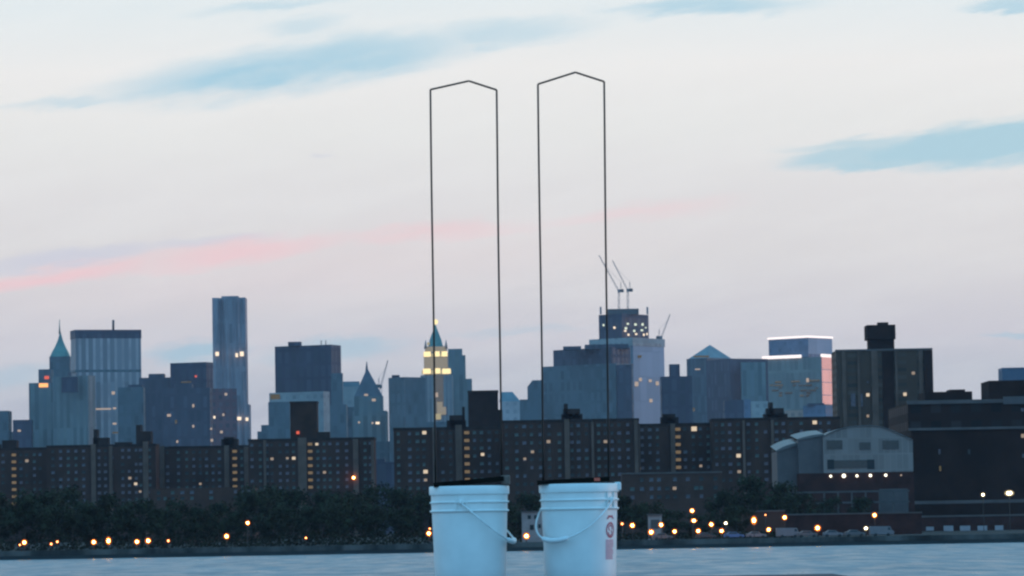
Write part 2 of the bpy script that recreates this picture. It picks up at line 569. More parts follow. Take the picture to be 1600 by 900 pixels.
t = tower('office_block', 'blue grey office block at the foot of the striped slab', 4150, 184, 224, 605, M['f_slate'])
block(t, 'roof_plant', M['f_navy'], 4160, 200, 222, 601, 606, depth=15)
t = tower('office_block', 'navy block with raised roof box right of the striped slab', 4400, 217, 266, 590, M['f_dark'])
block(t, 'roof_box', M['f_dark'], 4405, 232, 256, 584, 591, depth=20)
t = tower('office_tower', 'dark navy tower left of the tall rippled tower', 4380, 264, 332, 566, M['f_navy'], xc=322, th=20)
lit(t, 4380, 306, 588, 3, 3, 'lit_red'); lit(t, 4380, 291, 597, 16, 2, 'lit_yellow_dim')
t = tower('office_block', 'dark blue block with scattered lit windows before the navy tower', 4100, 255, 328, 606, M['f_dark'])
block(t, 'roof_plant', M['f_dark'], 4110, 272, 300, 600, 607, depth=20)
for (x, y, w, h, k) in ((264, 649, 6, 4, 'lit_far_dim'), (302, 634, 3, 5, 'lit_far_dim'), (275, 659, 3, 6, 'lit_yellow_dim'), (302, 666, 3, 4, 'lit_far_dim'), (277, 690, 3, 4, 'lit_far_dim')):
    lit(t, 4100, x, y, w, h, k)
t = tower('brick_tower', 'reddish brown tower with warm lit windows before the rippled tower', 3900, 326, 369, 607, M['f_brown'], xc=332, th=75)
for (x, y, w, h, k) in ((353, 616, 4, 4, 'lit_far_dim'), (335, 652, 3, 4, 'lit_far'), (349, 648, 3, 4, 'lit_far_dim'), (342, 639, 3, 4, 'w_mauve'), (330, 670, 3, 3, 'lit_far_dim'), (346, 675, 4, 4, 'lit_far_dim'), (331, 688, 4, 4, 'lit_far_dim')):
    lit(t, 3885, x, y, w, h, k)

# the tall rippled tower: wavy plan extruded with drifting folds
Y = 4200
A0, A1 = P(331.5, 466, Y), P(383, 466, Y)
t = thing('rippled_tower', ((A0.x + A1.x) / 2, Y, GROUND), 'tallest slender tower with rippled steel skin left of centre', 'skyscraper')
zt = ztop(331, 383, 465, Y)
mm = MB()
NZ, NX = 60, 34
rows = []
for k in range(NZ + 1):
    z = GROUND + (zt - GROUND) * k / NZ
    row = []
    for i in range(NX + 1):
        s = i / NX
        x = A0.x + (A1.x - A0.x) * s
        w = 1.3 * math.sin(s * 17 + 1.1 * math.sin(z * 0.022) + z * 0.006) + 0.9 * math.sin(s * 31 + z * 0.035)
        fold = -3.2 * math.exp(-((s - 0.26) / 0.07) ** 2) - 2.0 * math.exp(-((s - 0.86) / 0.05) ** 2)
        row.append((x, Y - w - fold, z))
    row += [(A1.x, Y + 30, z), (A0.x, Y + 30, z)]
    rows.append(row)
n = len(rows[0])
vs = [p for r_ in rows for p in r_]
fs = []
for k in range(NZ):
    for i in range(n):
        fs.append([k * n + i, k * n + (i + 1) % n, (k + 1) * n + (i + 1) % n, (k + 1) * n + i])
fs.append([NZ * n + i for i in range(n)])
mm.add(vs, fs)
mm.build('wall', M['f_steel'], t)
block(t, 'roof_plant', M['f_steel'], Y + 6, 346, 372, 462.5, 466, depth=14)
block(t, 'lower_storeys', M['f_steel'], Y + 4, 334, 389, 632, depth=30)
for (x, y, w, h, k) in ((339.5, 553, 5, 6, 'lit_far'), (370, 555, 3.5, 6, 'lit_far'), (378, 553, 5.5, 7, 'lit_far'), (374, 654, 6, 5, 'lit_far'), (386, 655, 4, 5, 'lit_far')):
    lit(t, Y - 3, x, y, w, h, k, d=2.5)

t = tower('stepped_block', 'small stepped block in the gap right of the rippled tower', 4050, 408, 424, 664, M['f_slate'])
block(t, 'lower_step', M['f_slate'], 4052, 402, 424, 674, depth=30)
t = tower('pale_block', 'pale wide office block in front of the big navy tower', 3900, 418, 514, 612, M['f_pale'], xc=505, th=25)
block(t, 'front_wing', M['f_slate'], 3885, 419, 452, 628, depth=8)
lit(t, 3895, 430, 620, 15, 8, 'lit_yellow_dim')
t = tower('office_tower', 'big dark navy tower with flat roof left of centre', 4350, 427, 531, 539, M['f_navy'], xc=517, th=22)
block(t, 'roof_plant', M['f_navy'], 4362, 450, 470, 534, 540, depth=20)
mm = MB()
for x in (502, 509):
    a = P(x, 540, 4380); b = P(x, 532, 4380); mm.tube([a, b], 0.5, 5)
mm.build('mast', M['steel_dark'], t)
t = tower('office_block', 'teal grey block against the right side of the navy tower', 4250, 517, 535, 583, M['f_slate'])
block(t, 'lower_step', M['f_slate'], 4245, 512, 541, 632, depth=30)
t = tower('hotel_block', 'pale mauve block with teal roof left of the pyramid tower', 4600, 536, 562, 604, M['f_pale'])
block(t, 'roof', M['copper2'], 4603, 536, 561, 596, 604.3, depth=20)
block(t, 'lower_step', M['f_slate'], 4400, 530, 560, 636, depth=30)

t = tower('pyramid_tower', 'tower topped by a steep dark pyramid with a thin spire', 4000, 553, 598, 619, M['f_grey'])
pyramid(t, 'roof', M['stone_roof'], 4000, 553.5, 597.5, 619, 573, 574, curve=[(0.5, 0.49)])
mm = MB(); a = P(573, 580, 4012); b = P(573, 565, 4012); mm.tube([a, b], [1.6, 0.4], 6); mm.build('finial', M['stone_roof'], t)
block(t, 'lower_storeys', M['f_grey'], 3992, 551, 604, 642, depth=50)
block(t, 'base_storeys', M['f_slate'], 3984, 546, 613, 690, depth=60)
for (x, y, w, h, k) in ((572, 617, 6, 3, 'lit_far_dim'), (584, 625, 6, 4, 'lit_far_dim'), (590, 661, 6, 3.5, 'lit_far'), (561, 660, 3, 3, 'lit_far_dim'), (582, 661, 3, 3, 'lit_far_dim')):
    lit(t, 3982, x, y, w, h, k)
t = tower('low_block', 'low dark blue block in the gap between the brick slabs', 2500, 583, 622, 722, M['f_navy'])
block(t, 'roof_step', M['f_navy'], 2505, 586, 601, 717, 723, depth=12)

t = tower('office_tower', 'two toned navy tower left of the floodlit spire tower', 3950, 606, 664, 589, M['f_slate'], xc=631, th=45)
block(t, 'roof_plant', M['f_navy'], 3965, 612, 624, 586, 590, depth=10)

# floodlit spire tower; emissive panels stand in for floodlight on the stone
Y = 4400
t = tower('spire_tower', 'stone spire tower with golden floodlit floors and green roof', Y, 657, 707, 586, M['f_gold_stone'], depth=30)
block(t, 'upper_storeys', M['f_gold_stone'], Y + 3, 662, 700, 552, 586.5, depth=24)
block(t, 'crown_storeys', M['f_gold_stone'], Y + 5, 664, 698, 541, 552.5, depth=20)
pyramid(t, 'spire', M['copper'], Y + 7, 669, 692, 541, 680, 505, depth=16, curve=[(0.3, 0.78), (0.75, 0.26)])
mm = MB()
for x in (665, 697):
    a, b = P(x, 545, Y + 5), P(x, 531, Y + 5)
    mm2 = MB(); mm2.tube([a, b], [2.0, 0.3], 6); mm2.build('pinnacle', M['f_gold_stone'], t)
mm = MB(); mm.sphere(P(680.5, 503, Y + 12), 3.0, 10, 6); mm.build('beacon', M['lit_gold'], t)
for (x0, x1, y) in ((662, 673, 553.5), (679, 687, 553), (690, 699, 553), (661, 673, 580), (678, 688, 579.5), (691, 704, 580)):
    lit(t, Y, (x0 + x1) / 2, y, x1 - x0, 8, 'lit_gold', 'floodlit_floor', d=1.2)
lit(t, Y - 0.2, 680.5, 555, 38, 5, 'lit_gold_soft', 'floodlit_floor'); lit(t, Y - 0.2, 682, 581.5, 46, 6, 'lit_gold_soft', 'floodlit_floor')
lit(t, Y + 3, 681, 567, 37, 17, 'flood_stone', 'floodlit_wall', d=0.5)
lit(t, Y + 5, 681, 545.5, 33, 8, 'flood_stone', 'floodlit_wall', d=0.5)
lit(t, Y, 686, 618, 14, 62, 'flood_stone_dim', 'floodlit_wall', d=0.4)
for (x, y, w, h, k) in ((682, 617, 5, 7, 'lit_far_dim'), (685, 651, 8, 9, 'lit_gold_soft'), (690, 642, 14, 12, 'flood_stone'), (687, 632, 9, 8, 'flood_stone'), (669.5, 537, 4, 4, 'lit_gold_soft')):
    lit(t, Y, x, y, w, h, k, d=1.4)  # includes emissive patches for the floodlight on the lower walls
block(t, 'lower_wing', M['f_slate'], Y - 20, 655, 720, 659, depth=15)

t = tower('office_tower', 'grey blue tower with rounded shoulders behind the floodlit spire tower', 4480, 697, 727, 555, M['f_grey'])
block(t, 'roof_plant', M['f_grey'], 4483, 700, 722, 545, 555.5, depth=18)
block(t, 'lower_step', M['f_grey'], 4478, 697, 737, 592, depth=30)
t = tower('low_roofed_block', 'pale mauve block with teal hipped roof behind the wire frame', 4000, 781, 812, 627, M['f_palest'])
fp = footprint(780, 813, 627, 4000); z0, z1 = ztop(780, 813, 627.2, 4000), ztop(780, 813, 612, 4000)
mm = MB(); k = 6.0; mm.prism(fp, z0, z1, [(fp[0][0] + 2, fp[0][1] + 6), (fp[1][0] - 8, fp[1][1] + 6), (fp[2][0] - 8, fp[2][1] - 6), (fp[3][0] + 2, fp[3][1] - 6)])
mm.build('roof', M['copper2'], t)
t = tower('office_tower', 'narrow blue tower with sloped shoulder left of the broad stepped block', 4300, 824, 856, 603, M['f_slate'])
A = footprint(825, 856, 603, 4300); z0, z1 = ztop(825, 856, 603, 4300), ztop(825, 856, 594, 4300)
mm = MB(); mm.prism(A, z0, z1, [(A[0][0] + 5, A[0][1]), A[1], A[2], (A[3][0] + 5, A[3][1])]); mm.build('sloped_top', M['f_slate'], t)
block(t, 'lower_step', M['f_slate'], 4295, 812, 850, 624, depth=30)

# broad stepped block
Y = 4000
t = tower('stepped_block', 'broad blue stepped block under the unfinished tower', Y, 849, 990, 568, M['f_slate'], xc=962, th=40)
block(t, 'upper_storeys', M['f_dark'], Y + 8, 865, 986, 543, 569, xc=955, th=40)
block(t, 'parapet_steps', M['f_dark'], Y + 12, 880, 908, 541, 546, depth=20)
block(t, 'top_storeys', M['f_dark'], Y + 16, 914, 982, 538, 545, depth=30)
block(t, 'corner_bay', M['f_dark'], Y - 2, 963, 987, 570, depth=20)

# unfinished tower with its lights
Y = 4950
t = tower('unfinished_tower', 'unfinished dark tower with work lights and rooftop cranes', Y, 936, 1015, 490, M['f_navy'], xc=972, th=40)
block(t, 'open_floors', M['steel_dark'], Y + 10, 950, 998, 482.5, 491, depth=25)
for x in (938.5, 1011.5):
    block(t, 'formwork_post', M['crane'], Y + 14, x - 1.4, x + 1.4, 479.5, 491, depth=3)
for (x, y, w, h, k) in ((943, 508, 5, 6, 'lit_green'), (960, 512, 6, 6, 'lit_far'), (978, 513, 7, 6, 'lit_green'), (981, 506, 6, 5, 'lit_green'), (993, 507, 7, 6, 'lit_green'), (1004, 507, 6, 7, 'lit_green'), (991, 517, 6, 6, 'lit_green'), (977, 517, 6, 5, 'lit_far'), (1003, 516, 7, 5, 'lit_green'), (982, 523, 5, 6, 'lit_far'), (994, 522, 6, 5, 'lit_far'), (1006, 523, 5, 6, 'lit_far'), (1011, 522, 4, 6, 'lit_far'), (1009, 512, 4, 4, 'lit_green')):
    lit(t, Y - 1, x, y, w * 0.55, h * 0.55, k)


def crane(label, Y, bx, by, ty, jx, jy, cw):
    """luffing tower crane: mast from (bx,by) to ty, jib to (jx,jy), counterweight on the side cw"""
    base = P(bx, by, Y)
    c = thing('tower_crane', base, label, 'crane', 'tower cranes over the skyline')
    top = P(bx, ty, Y)
    k = Y / F_PX
    m = MB()
    for dx, dy in ((-1, -1), (1, -1), (1, 1), (-1, 1)):
        m.bar(base + Vector((dx * 1.0, dy * 1.0, 0)), top + Vector((dx * 1.0, dy * 1.0, 0)), 0.5)
    nseg = max(3, int((top.z - base.z) / 4))
    for i in range(nseg):
        za = base.z + (top.z - base.z) * i / nseg; zb = base.z + (top.z - base.z) * (i + 1) / nseg
        s = 1 if i % 2 else -1
        m.bar((base.x - s, base.y - 1.0, za), (base.x + s, base.y - 1.0, zb), 0.4)
        m.bar((base.x - s, base.y + 1.0, za), (base.x + s, base.y + 1.0, zb), 0.4)
    m.build('mast', M['crane'], c)
    m = MB()
    tip = P(jx, jy, Y)
    d = (tip - top); side = Vector((0, 1, 0)).cross(d).normalized()
    for off in (side * 0.8, side * -0.8):
        m.bar(top + off, tip + off * 0.3, 0.45)
    ns = 12
    for i in range(ns):
        s = 1 if i % 2 else -1
        m.bar(top + d * (i / ns) + side * 0.8 * s, top + d * ((i + 1) / ns) - side * 0.8 * s, 0.3)
    m.build('jib', M['crane'], c)
    m = MB()
    m.box(top.x - 1.6, top.x + 1.6, top.y - 1.6, top.y + 1.6, top.z - 1.8, top.z + 2.2)
    m.build('cab', M['crane'], c)
    m = MB()
    e = top + Vector((cw * 5 * k, 0, 0))
    m.bar(top + Vector((0, 0, 0.6)), e, 1.6, 1.2)
    m.box(e.x - 2.2, e.x + 2.2, e.y - 1.5, e.y + 1.5, e.z - 1.5, e.z + 2.5)
    m.build('counterweight', M['steel_dark'], c)
    m = MB()
    a = P(bx + cw * 3, ty - 14, Y)
    m.bar(top + Vector((cw * 1.5, 0, 0)), a, 0.5); m.bar(e, a, 0.4); m.bar(a, top + d * 0.75, 0.22)
    m.build('mast_stay', M['crane'], c)
    return c


crane('left rooftop crane on the unfinished tower with long jib leaning left', 4965, 967, 483, 455, 936, 399, 1)
crane('right rooftop crane on the unfinished tower with shorter jib leaning left', 4972, 981, 483, 454, 957, 407, 1)
crane('thin distant crane right of the bright glass tower', 4850, 1033, 545, 528, 1047, 491, -1)
crane('thin distant crane in the gap right of the dark pyramid', 4500, 595, 640, 604, 606, 563, -1)

# bright glass tower
Y = 4600
t = tower('glass_tower', 'bright lilac glass tower beside the broad stepped block', Y, 923, 1040, 529, M['f_glass'], xc=988, th=35)
# its sunset side gets a paler skin, the reflection painted into the colour
fp = footprint(923, 1040, 529, Y, 988, 35)
def skin(root, part, mat, a, b, z0, z1, out=0.5, inset=0.4):
    a, b = Vector((a[0], a[1])), Vector((b[0], b[1]))
    d = (b - a).normalized(); nrm = Vector((d.y, -d.x))
    a2, b2 = a + d * inset, b - d * inset
    m = MB(); m.prism([tuple(a2 + nrm * out), tuple(b2 + nrm * out), tuple(b2 - nrm * 0.2), tuple(a2 - nrm * 0.2)], z0, z1)
    return m.build(part, mat, root)
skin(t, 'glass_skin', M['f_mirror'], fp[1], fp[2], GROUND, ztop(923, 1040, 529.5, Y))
ring_band(t, 'roof_screen', M['f_pale'], Y, 923, 1040, 988, 35, 527.5, 540, 1.4)
for (x, y, w, h, k) in ((993, 600, 9, 7, 'lit_far_dim'), (1000, 593, 6, 5, 'lit_far_dim'), (1016, 595, 5, 4, 'lit_far_dim'), (1027, 599, 5, 6, 'lit_far_dim'), (1017, 626, 5, 5, 'lit_far_dim'), (998, 557, 9, 4, 'lit_yellow_dim')):
    c = P(x, y, Y + 15)
    yy = fp[1][1] + (c.x - fp[1][0]) / max(1e-3, fp[2][0] - fp[1][0]) * (fp[2][1] - fp[1][1])
    lit(t, yy - 1.5, x, y, w, h, k, d=1.5)

t = tower('office_block', 'dark block with a chimney like roof box right of the glass tower', 4100, 1033, 1081, 588, M['f_navy'], depth=40)
block(t, 'roof_box', M['f_navy'], 4110, 1046, 1062, 569, 589, depth=15)
lit(t, 4100, 1084, 640, 3, 6, 'lit_yellow_dim')
t = tower('pyramid_tower', 'squat tower topped by a low teal glass pyramid', 4900, 1074, 1148, 559, M['f_teal'], xc=1104, th=45)
fp = footprint(1074, 1148, 559, 4900, 1104, 45)
cx = sum(p[0] for p in fp) / 4; cy = sum(p[1] for p in fp) / 4
g = [(cx + (p[0] - cx) * 0.92, cy + (p[1] - cy) * 0.92) for p in fp]
mm = MB(); mm.cone(g, ztop(1074, 1148, 558.8, 4900), (P(1111, 537, 4900).x, cy, P(1111, 537, 4900).z)); mm.build('roof', M['copper2'], t)
lit(t, 4898, 1096, 557, 24, 3, 'lit_yellow_dim', 'lit_parapet'); lit(t, 4898, 1090, 577, 8, 2, 'lit_far_dim')
t = tower('office_tower', 'wide dark tower between the teal pyramid and the pink glass block', 4500, 1106, 1202, 560, M['f_dark'], xc=1140, th=60)
block(t, 'side_wing', M['f_grey'], 4492, 1158, 1196, 566, depth=10)
block(t, 'lower_step', M['f_navy'], 4300, 1132, 1166, 625, depth=30)
t = tower('low_block', 'narrow blue block behind the pyramid roofed brick slab', 4000, 1163, 1173, 624, M['f_blue'])
t = tower('low_block', 'greenish pale block next to the narrow blue block', 3950, 1174, 1200, 627, M['f_pale'])

# glass block with pink side; emissive strips paint the sunset glint on its cornices
Y = 4800
fpx = (1195, 1305, 558)
t = tower('glass_block', 'glass office block with glowing white cornices and a pink sunset side', Y, 1195, 1305, 558, M['f_glassblock'], xc=1283, th=30)
fp = footprint(1195, 1305, 558, Y, 1283, 30)
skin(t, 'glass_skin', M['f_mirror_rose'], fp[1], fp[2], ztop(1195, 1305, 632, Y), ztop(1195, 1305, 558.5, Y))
Yu = Y + 25
m = block(t, 'upper_storeys', M['f_blue'], Yu, 1204, 1304, 527, 557.9, xc=1262, th=40)
fu_ = footprint(1204, 1304, 527, Yu, 1262, 40)
skin(t, 'glass_skin', M['f_mirror'], fu_[1], fu_[2], ztop(1204, 1304, 553, Yu), ztop(1204, 1304, 529, Yu))  # paler colour painted on the sunset side
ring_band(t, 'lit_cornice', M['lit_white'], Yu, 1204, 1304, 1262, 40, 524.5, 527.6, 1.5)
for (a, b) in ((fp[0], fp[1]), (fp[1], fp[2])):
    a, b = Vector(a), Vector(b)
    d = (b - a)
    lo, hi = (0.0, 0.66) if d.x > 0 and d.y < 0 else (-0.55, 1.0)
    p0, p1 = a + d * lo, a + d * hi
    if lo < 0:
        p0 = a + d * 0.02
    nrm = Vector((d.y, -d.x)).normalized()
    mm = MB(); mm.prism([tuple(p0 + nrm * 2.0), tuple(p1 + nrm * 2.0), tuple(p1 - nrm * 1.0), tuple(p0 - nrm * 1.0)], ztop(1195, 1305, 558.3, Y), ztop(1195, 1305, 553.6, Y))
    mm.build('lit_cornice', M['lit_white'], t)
_r = random.Random(31)
strips = [(1216, 597, 10, 2.4, 'lit_yellow_dim'), (1243, 596, 15, 2.2, 'lit_yellow_dim'), (1262, 594, 4, 6, 'lit_far_dim'), (1273, 594.5, 17, 2.0, 'lit_yellow_dim')]
for yy_ in (602, 606, 610, 614, 618):
    xx_ = 1203 + _r.uniform(0, 6)
    while xx_ < 1276:
        ww_ = _r.uniform(4, 15)
        if _r.random() < 0.62 and xx_ + ww_ < 1279:
            strips.append((xx_ + ww_ / 2, yy_, ww_, 1.9, _r.choice(('lit_floor_faint', 'lit_floor_faint', 'lit_yellow_dim'))))
        xx_ += ww_ + _r.uniform(1, 6)
for (x, y, w, h, k) in strips:
    c = P(x, y, Y + 30)
    yy = fp[1][1] + (fp[1][0] - c.x) / (fp[1][0] - fp[0][0]) * (fp[0][1] - fp[1][1])
    k0 = yy / F_PX
    mm = MB(); dd = Vector((fp[1][0] - fp[0][0], fp[1][1] - fp[0][1])).normalized(); nn = Vector((dd.y, -dd.x))
    c2 = Vector((P(x, y, yy).x, yy)); zz = P(x, y, yy).z
    a_, b_ = c2 - dd * (w * k0 / 2), c2 + dd * (w * k0 / 2)
    mm.prism([tuple(a_ + nn * 0.9), tuple(b_ + nn * 0.9), tuple(b_ - nn * 0.2), tuple(a_ - nn * 0.2)], zz - h * k0 / 2, zz + h * k0 / 2)
    mm.build('lit_window', M[k], t)
t = tower('low_block', 'tan low block at the foot of the glass office block', 4300, 1228, 1256, 641, M['f_tan'])
t = tower('low_block', 'blue low block under the pink side of the glass office block', 4200, 1256, 1305, 633, M['f_blue'], xc=1290, th=30)
block(t, 'roof_plant', M['f_navy'], 4206, 1262, 1288, 630, 634, depth=12)


# ------------------------------------------------------------------ brick apartment slabs (with window parts)
WIN = {}


def window_mesh(kind, w, h):
    key = (kind, w, h)
    if key not in WIN:
        m = MB()
        m.box(-w / 2, w / 2, -0.07, 0.05, -h / 2, h / 2)
        o = m.build('window', M[kind])
        me = o.data
        bpy.data.objects.remove(o)
        WIN[key] = me
    return WIN[key]


def put_windows(root, Y, cols, rows, w=1.25, h=1.15, lit_at=(), fill=0.95, proud=0.0, skipb=None, seed=1):
    """each window an object of its own; the top 100 rows first, the remainder as one part"""
    rnd = random.Random(seed)
    org = Vector(root['_o'])
    n = 0
    colkind = {}
    rest = MB()
    for ry in rows:
        for cx in cols:
            warm = cx < 0
            cx = abs(cx)
            xw = P(cx, rows[len(rows) // 2], Y).x
            # rows follow the storeys: same height all along the slab
            mid = abs(cols[len(cols) // 2])
            zw = P(mid, ry, Y).z
            r = rnd.random()
            if not warm and r > fill:
                continue
            ck = colkind.setdefault(cx, rnd.randrange(4))
            kind = 'w_warm' if warm else (('w_blue', 'w_teal', 'w_mauve', 'w_dark')[ck] if rnd.random() < 0.55 else ('w_blue', 'w_teal', 'w_mauve', 'w_dark', 'w_dark')[rnd.randrange(5)])
            ww = w * (1.5 if warm else rnd.choice((0.85, 1, 1, 1.15)))
            if n < 100:
                o = bpy.data.objects.new('window', window_mesh(kind, round(ww, 2), h))
                COL.objects.link(o)
                o.parent = root
                o.location = Vector((xw, Y - proud, zw)) - org
                n += 1
            else:
                rest.box(xw - ww / 2, xw + ww / 2, Y - proud - 0.07, Y - proud + 0.05, zw - h / 2, zw + h / 2)
    if rest.v:
        tag(rest.build('window_remainder', M['w_dark'], root), kind='stuff')
    for (x, y, k, ws) in lit_at:
        c = P(x, y, Y)
        m = MB()
        m.box(c.x - w * ws * .42, c.x + w * ws * .42, Y - proud - 0.14, Y, c.z - h * ws * .38, c.z + h * ws * .38)
        m.build('lit_window', M[k], root)


def slab(label, Y, x0, x1, top, cols, rows, mat='brick_dark', bays=(), roofs=(), lit_at=(), seed=1, depth=16):
    a, b = P(x0, top, Y), P(x1, top, Y)
    root = thing('apartment_block', ((a.x + b.x) / 2, Y, GROUND), label, 'apartment block', 'brick apartment blocks behind the riverside trees')
    z = ztop(x0, x1, top, Y)
    m = MB()
    m.box(a.x, b.x, Y, Y + depth, GROUND, z)
    m.build('wall', M[mat], root)
    m = MB()
    m.box(a.x - 0.15, b.x + 0.15, Y - 0.15, Y + depth + 0.15, z - 0.1, z + 0.9)
    m.build('roof', M['roof_dark'], root)
    for (bx0, bx1, bt) in bays:
        m = MB()
        p0, p1 = P(bx0, top + 30, Y), P(bx1, top + 30, Y)
        m.box(p0.x, p1.x, Y - 1.6, Y + 1, GROUND, ztop(bx0, bx1, bt, Y))
        m.build('stair_bay', M['brick_bay'], root)
    for (rx0, rx1, rtop) in roofs:
        m = MB()
        p0, p1 = P(rx0, rtop, Y + 5), P(rx1, rtop, Y + 5)
        m.box(p0.x, p1.x, Y + 3, Y + 10, z - 0.2, ztop(rx0, rx1, rtop, Y + 5))
        m.build('roof_house', M['roof_dark'], root)
    put_windows(root, Y, cols, rows, lit_at=lit_at, seed=seed)
    return root


def rows(y0, dy, n):
    return [y0 + dy * i for i in range(n)]


slab('leftmost brick apartment slab with a column of warm stair windows', 1610, -30, 73, 703,
     [-22, 5, 33, 42, 54, 63], rows(710.5, 10.8, 8), roofs=((4, 27, 688), (-15, 0, 694)), seed=3,
     lit_at=((42, 720, 'w_lit_dim', 1.3),))
slab('long brick apartment slab under the striped slab tower', 1580, 73, 243, 698,
     [83, 95, 107, 119, 131, 155, 165, 175, 192, 202, 213, 220, 234], rows(704, 11.0, 8),
     bays=((143, 150, 694), (171, 176, 697), (224, 232, 690)), roofs=((146, 170, 684), (147, 153, 671), (213, 221, 664), (221, 237, 674), (180, 205, 691)), seed=4,
     lit_at=((212, 756, 'w_lit', 1.2), (203, 747, 'w_lit_dim', 1.2), (219, 768, 'w_lit_dim', 1.0)))
slab('brick apartment slab below the rippled steel tower', 1605, 243, 390, 700,
     [262, 279, 292, 303, 313, 323, 333, 343, -367, 378], rows(706, 11.0, 7),
     bays=((249, 257, 697), (351, 358, 696), (382, 388, 698)), roofs=((346, 372, 686), (350, 366, 683)), seed=5,
     lit_at=((313, 756, 'w_lit_dim', 1.0),))
slab('brick apartment slab under the brown black tower with three pale stair bays', 1570, 388, 585, 688,
     [394, 407, 418, 425, 438, 449, 459, -485, 497, 507, 516, 528, 542, 571, 579], rows(694, 11.2, 8),
     bays=((412, 416, 688), (466, 479, 684), (552, 560, 686), (580, 585, 688)), roofs=((496, 515, 675), (392, 412, 686.5)), seed=6,
     lit_at=((495, 694, 'w_lit', 1.1), (459, 716, 'w_lit', 1.3), (425, 717, 'w_lit_dim', 1.2), (507, 738, 'w_lit_dim', 1.2), (449, 716, 'w_lit_dim', 1.0)))
slab('brick apartment slab directly behind the left wire frame', 1420, 615, 786, 671,
     [623, 640.6, 653, 662.7, 692, 704.5, -730, 742, 753, 765, 777], rows(676.5, 12.2, 9),
     mat='brick_dark', bays=((676, 682, 668), (712, 722, 664)), roofs=((698, 728, 657), (702, 726, 649), (722, 726, 636), (745, 778, 668)), seed=7,
     lit_at=((663, 676, 'w_lit', 1.4), (754, 710, 'w_lit', 1.2), (665, 737, 'w_lit', 1.5), (665, 750, 'w_lit_dim', 1.1)))
slab('widest brick apartment slab behind the right wire frame', 1400, 785, 998, 659,
     [792, 807.8, 819.8, 831, 844.5, 858.8, 874.5, 894, 904.5, 917, 936, 946.5, 957, 968, 981.8], rows(665, 12.9, 9),
     bays=((882, 890, 655), (924, 928, 659), (991, 997, 656)), roofs=((877, 910, 647), (880, 906, 639), (881, 887, 631), (797, 840, 657.5)), seed=8,
     lit_at=((857, 690, 'w_lit_dim', 1.3), (832, 706, 'w_lit_dim', 1.1), (946, 690, 'w_lit_dim', 1.2), (820, 717, 'w_lit_dim', 1.0)))
slab('brick apartment slab with one bright amber top window right of centre', 1430, 998, 1114, 665,
     [1004, 1016, 1028, -1060, 1071, 1084, 1095, 1107], rows(670.5, 11.9, 8),
     bays=((994, 1000, 662), (1048, 1055, 662)), roofs=((1032, 1060, 652), (1035, 1055, 647)), seed=9,
     lit_at=((1084.5, 670, 'w_lit', 1.9), (999, 732, 'w_lit_dim', 1.0), (1095, 728, 'w_lit_dim', 1.0)))
slab('brick apartment slab with stepped roof house left of the domed hall', 1415, 1112, 1312, 656,
     [1120, 1130, 1141, 1154, 1170, 1183, 1197, 1214, 1225, 1237, 1253, 1262, 1283, 1296], rows(662, 12.4, 8),
     bays=((1160, 1164, 657), (1205, 1209, 656)), roofs=((1193, 1230, 647), (1197, 1224, 638), (1201, 1207, 629)), seed=10,
     lit_at=((1154, 712, 'w_lit', 1.5), (1273, 660, 'w_lit', 1.5), (1155, 737, 'w_lit_dim', 1.2)))

# dark square towers behind the slabs
t = tower('brick_tower', 'brown black windowless tower above the left brick slabs', 1720, 453, 495, 628, M['brownblack'], depth=12, cat='apartment tower')
block(t, 'roof_lip', M['roof_dark'], 1719.6, 452.4, 495.6, 627, 630, depth=13)
lit(t, 1720, 465.5, 676, 4.5, 4.5, 'lit_red', 'warning_lamp')
t = tower('brick_tower', 'charcoal windowless tower rising behind the left wire frame', 1700, 731, 778, 611, M['ind_dark'], depth=12, cat='apartment tower')
block(t, 'roof_lip', M['roof_dark'], 1699.6, 730.4, 778.6, 610, 613, depth=13)
block(t, 'side_shaft', M['ind_dark'], 1703, 776, 785, 640, depth=8)

# low blocks just behind the trees
t = thing('low_housing', P(315, 762, 1200) * 1.0, 'low grey housing block half hidden by the left trees', 'low building')
t.location.z = GROUND; t['_o'] = tuple(t.location)
block(t, 'wall', M['brick_mid'], 1200, 234, 398, 762, depth=14)
put_windows(t, 1200, [248, 258, 270, 285, 300, 318, 330, 368, 379, 390], [769, 778], w=1.1, h=1.0, seed=21)
t = thing('low_housing', P(1050, 739, 1250) * 1.0, 'low grey housing block beneath the amber windowed brick slab', 'low building')
t.location.z = GROUND; t['_o'] = tuple(t.location)
block(t, 'wall', M['brick_mid'], 1250, 972, 1128, 739, depth=14)
block(t, 'parapet', M['ind_line'], 1249.7, 971.5, 1128.5, 737.5, 740, depth=0.6)
put_windows(t, 1250, [988, 1003, 1018, 1030, 1043, 1055, 1075, 1088, 1096, 1118], [749, 763, 776], w=1.3, h=1.2, seed=22, fill=0.75,
            lit_at=((1054, 763, 'w_lit_dim', 1.1),))

# ------------------------------------------------------------------ right hand buildings
Y = 1500
t = tower('apartment_tower', 'dark tall apartment tower with square roof chimney at right', Y, 1306, 1456, 546.5, M['f_tower'], cat='apartment tower', depth=22)
for (a, b) in ((1316, 1322), (1340, 1344), (1362, 1372), (1399, 1403), (1436, 1442)):
    p0, p1 = P(a, 600, Y), P(b, 600, Y)
    mm = MB(); mm.box(p0.x, p1.x, Y - 0.7, Y + 0.5, GROUND, ztop(a, b, 548, Y)); mm.build('pilaster', M['brick_bay'], t)
block(t, 'balcony_stack', M['ind_dark'], Y - 0.5, 1378, 1396, 549, depth=1.0)
block(t, 'end_bay', M['ind_dark'], Y - 1.2, 1444, 1457, 547.5, depth=20)
block(t, 'parapet', M['ind_line'], Y - 0.4, 1305, 1457, 545, 548, depth=0.8)
ch_ = block(t, 'chimney', M['ind_dark'], Y + 6, 1358, 1397, 520, 548, depth=10)
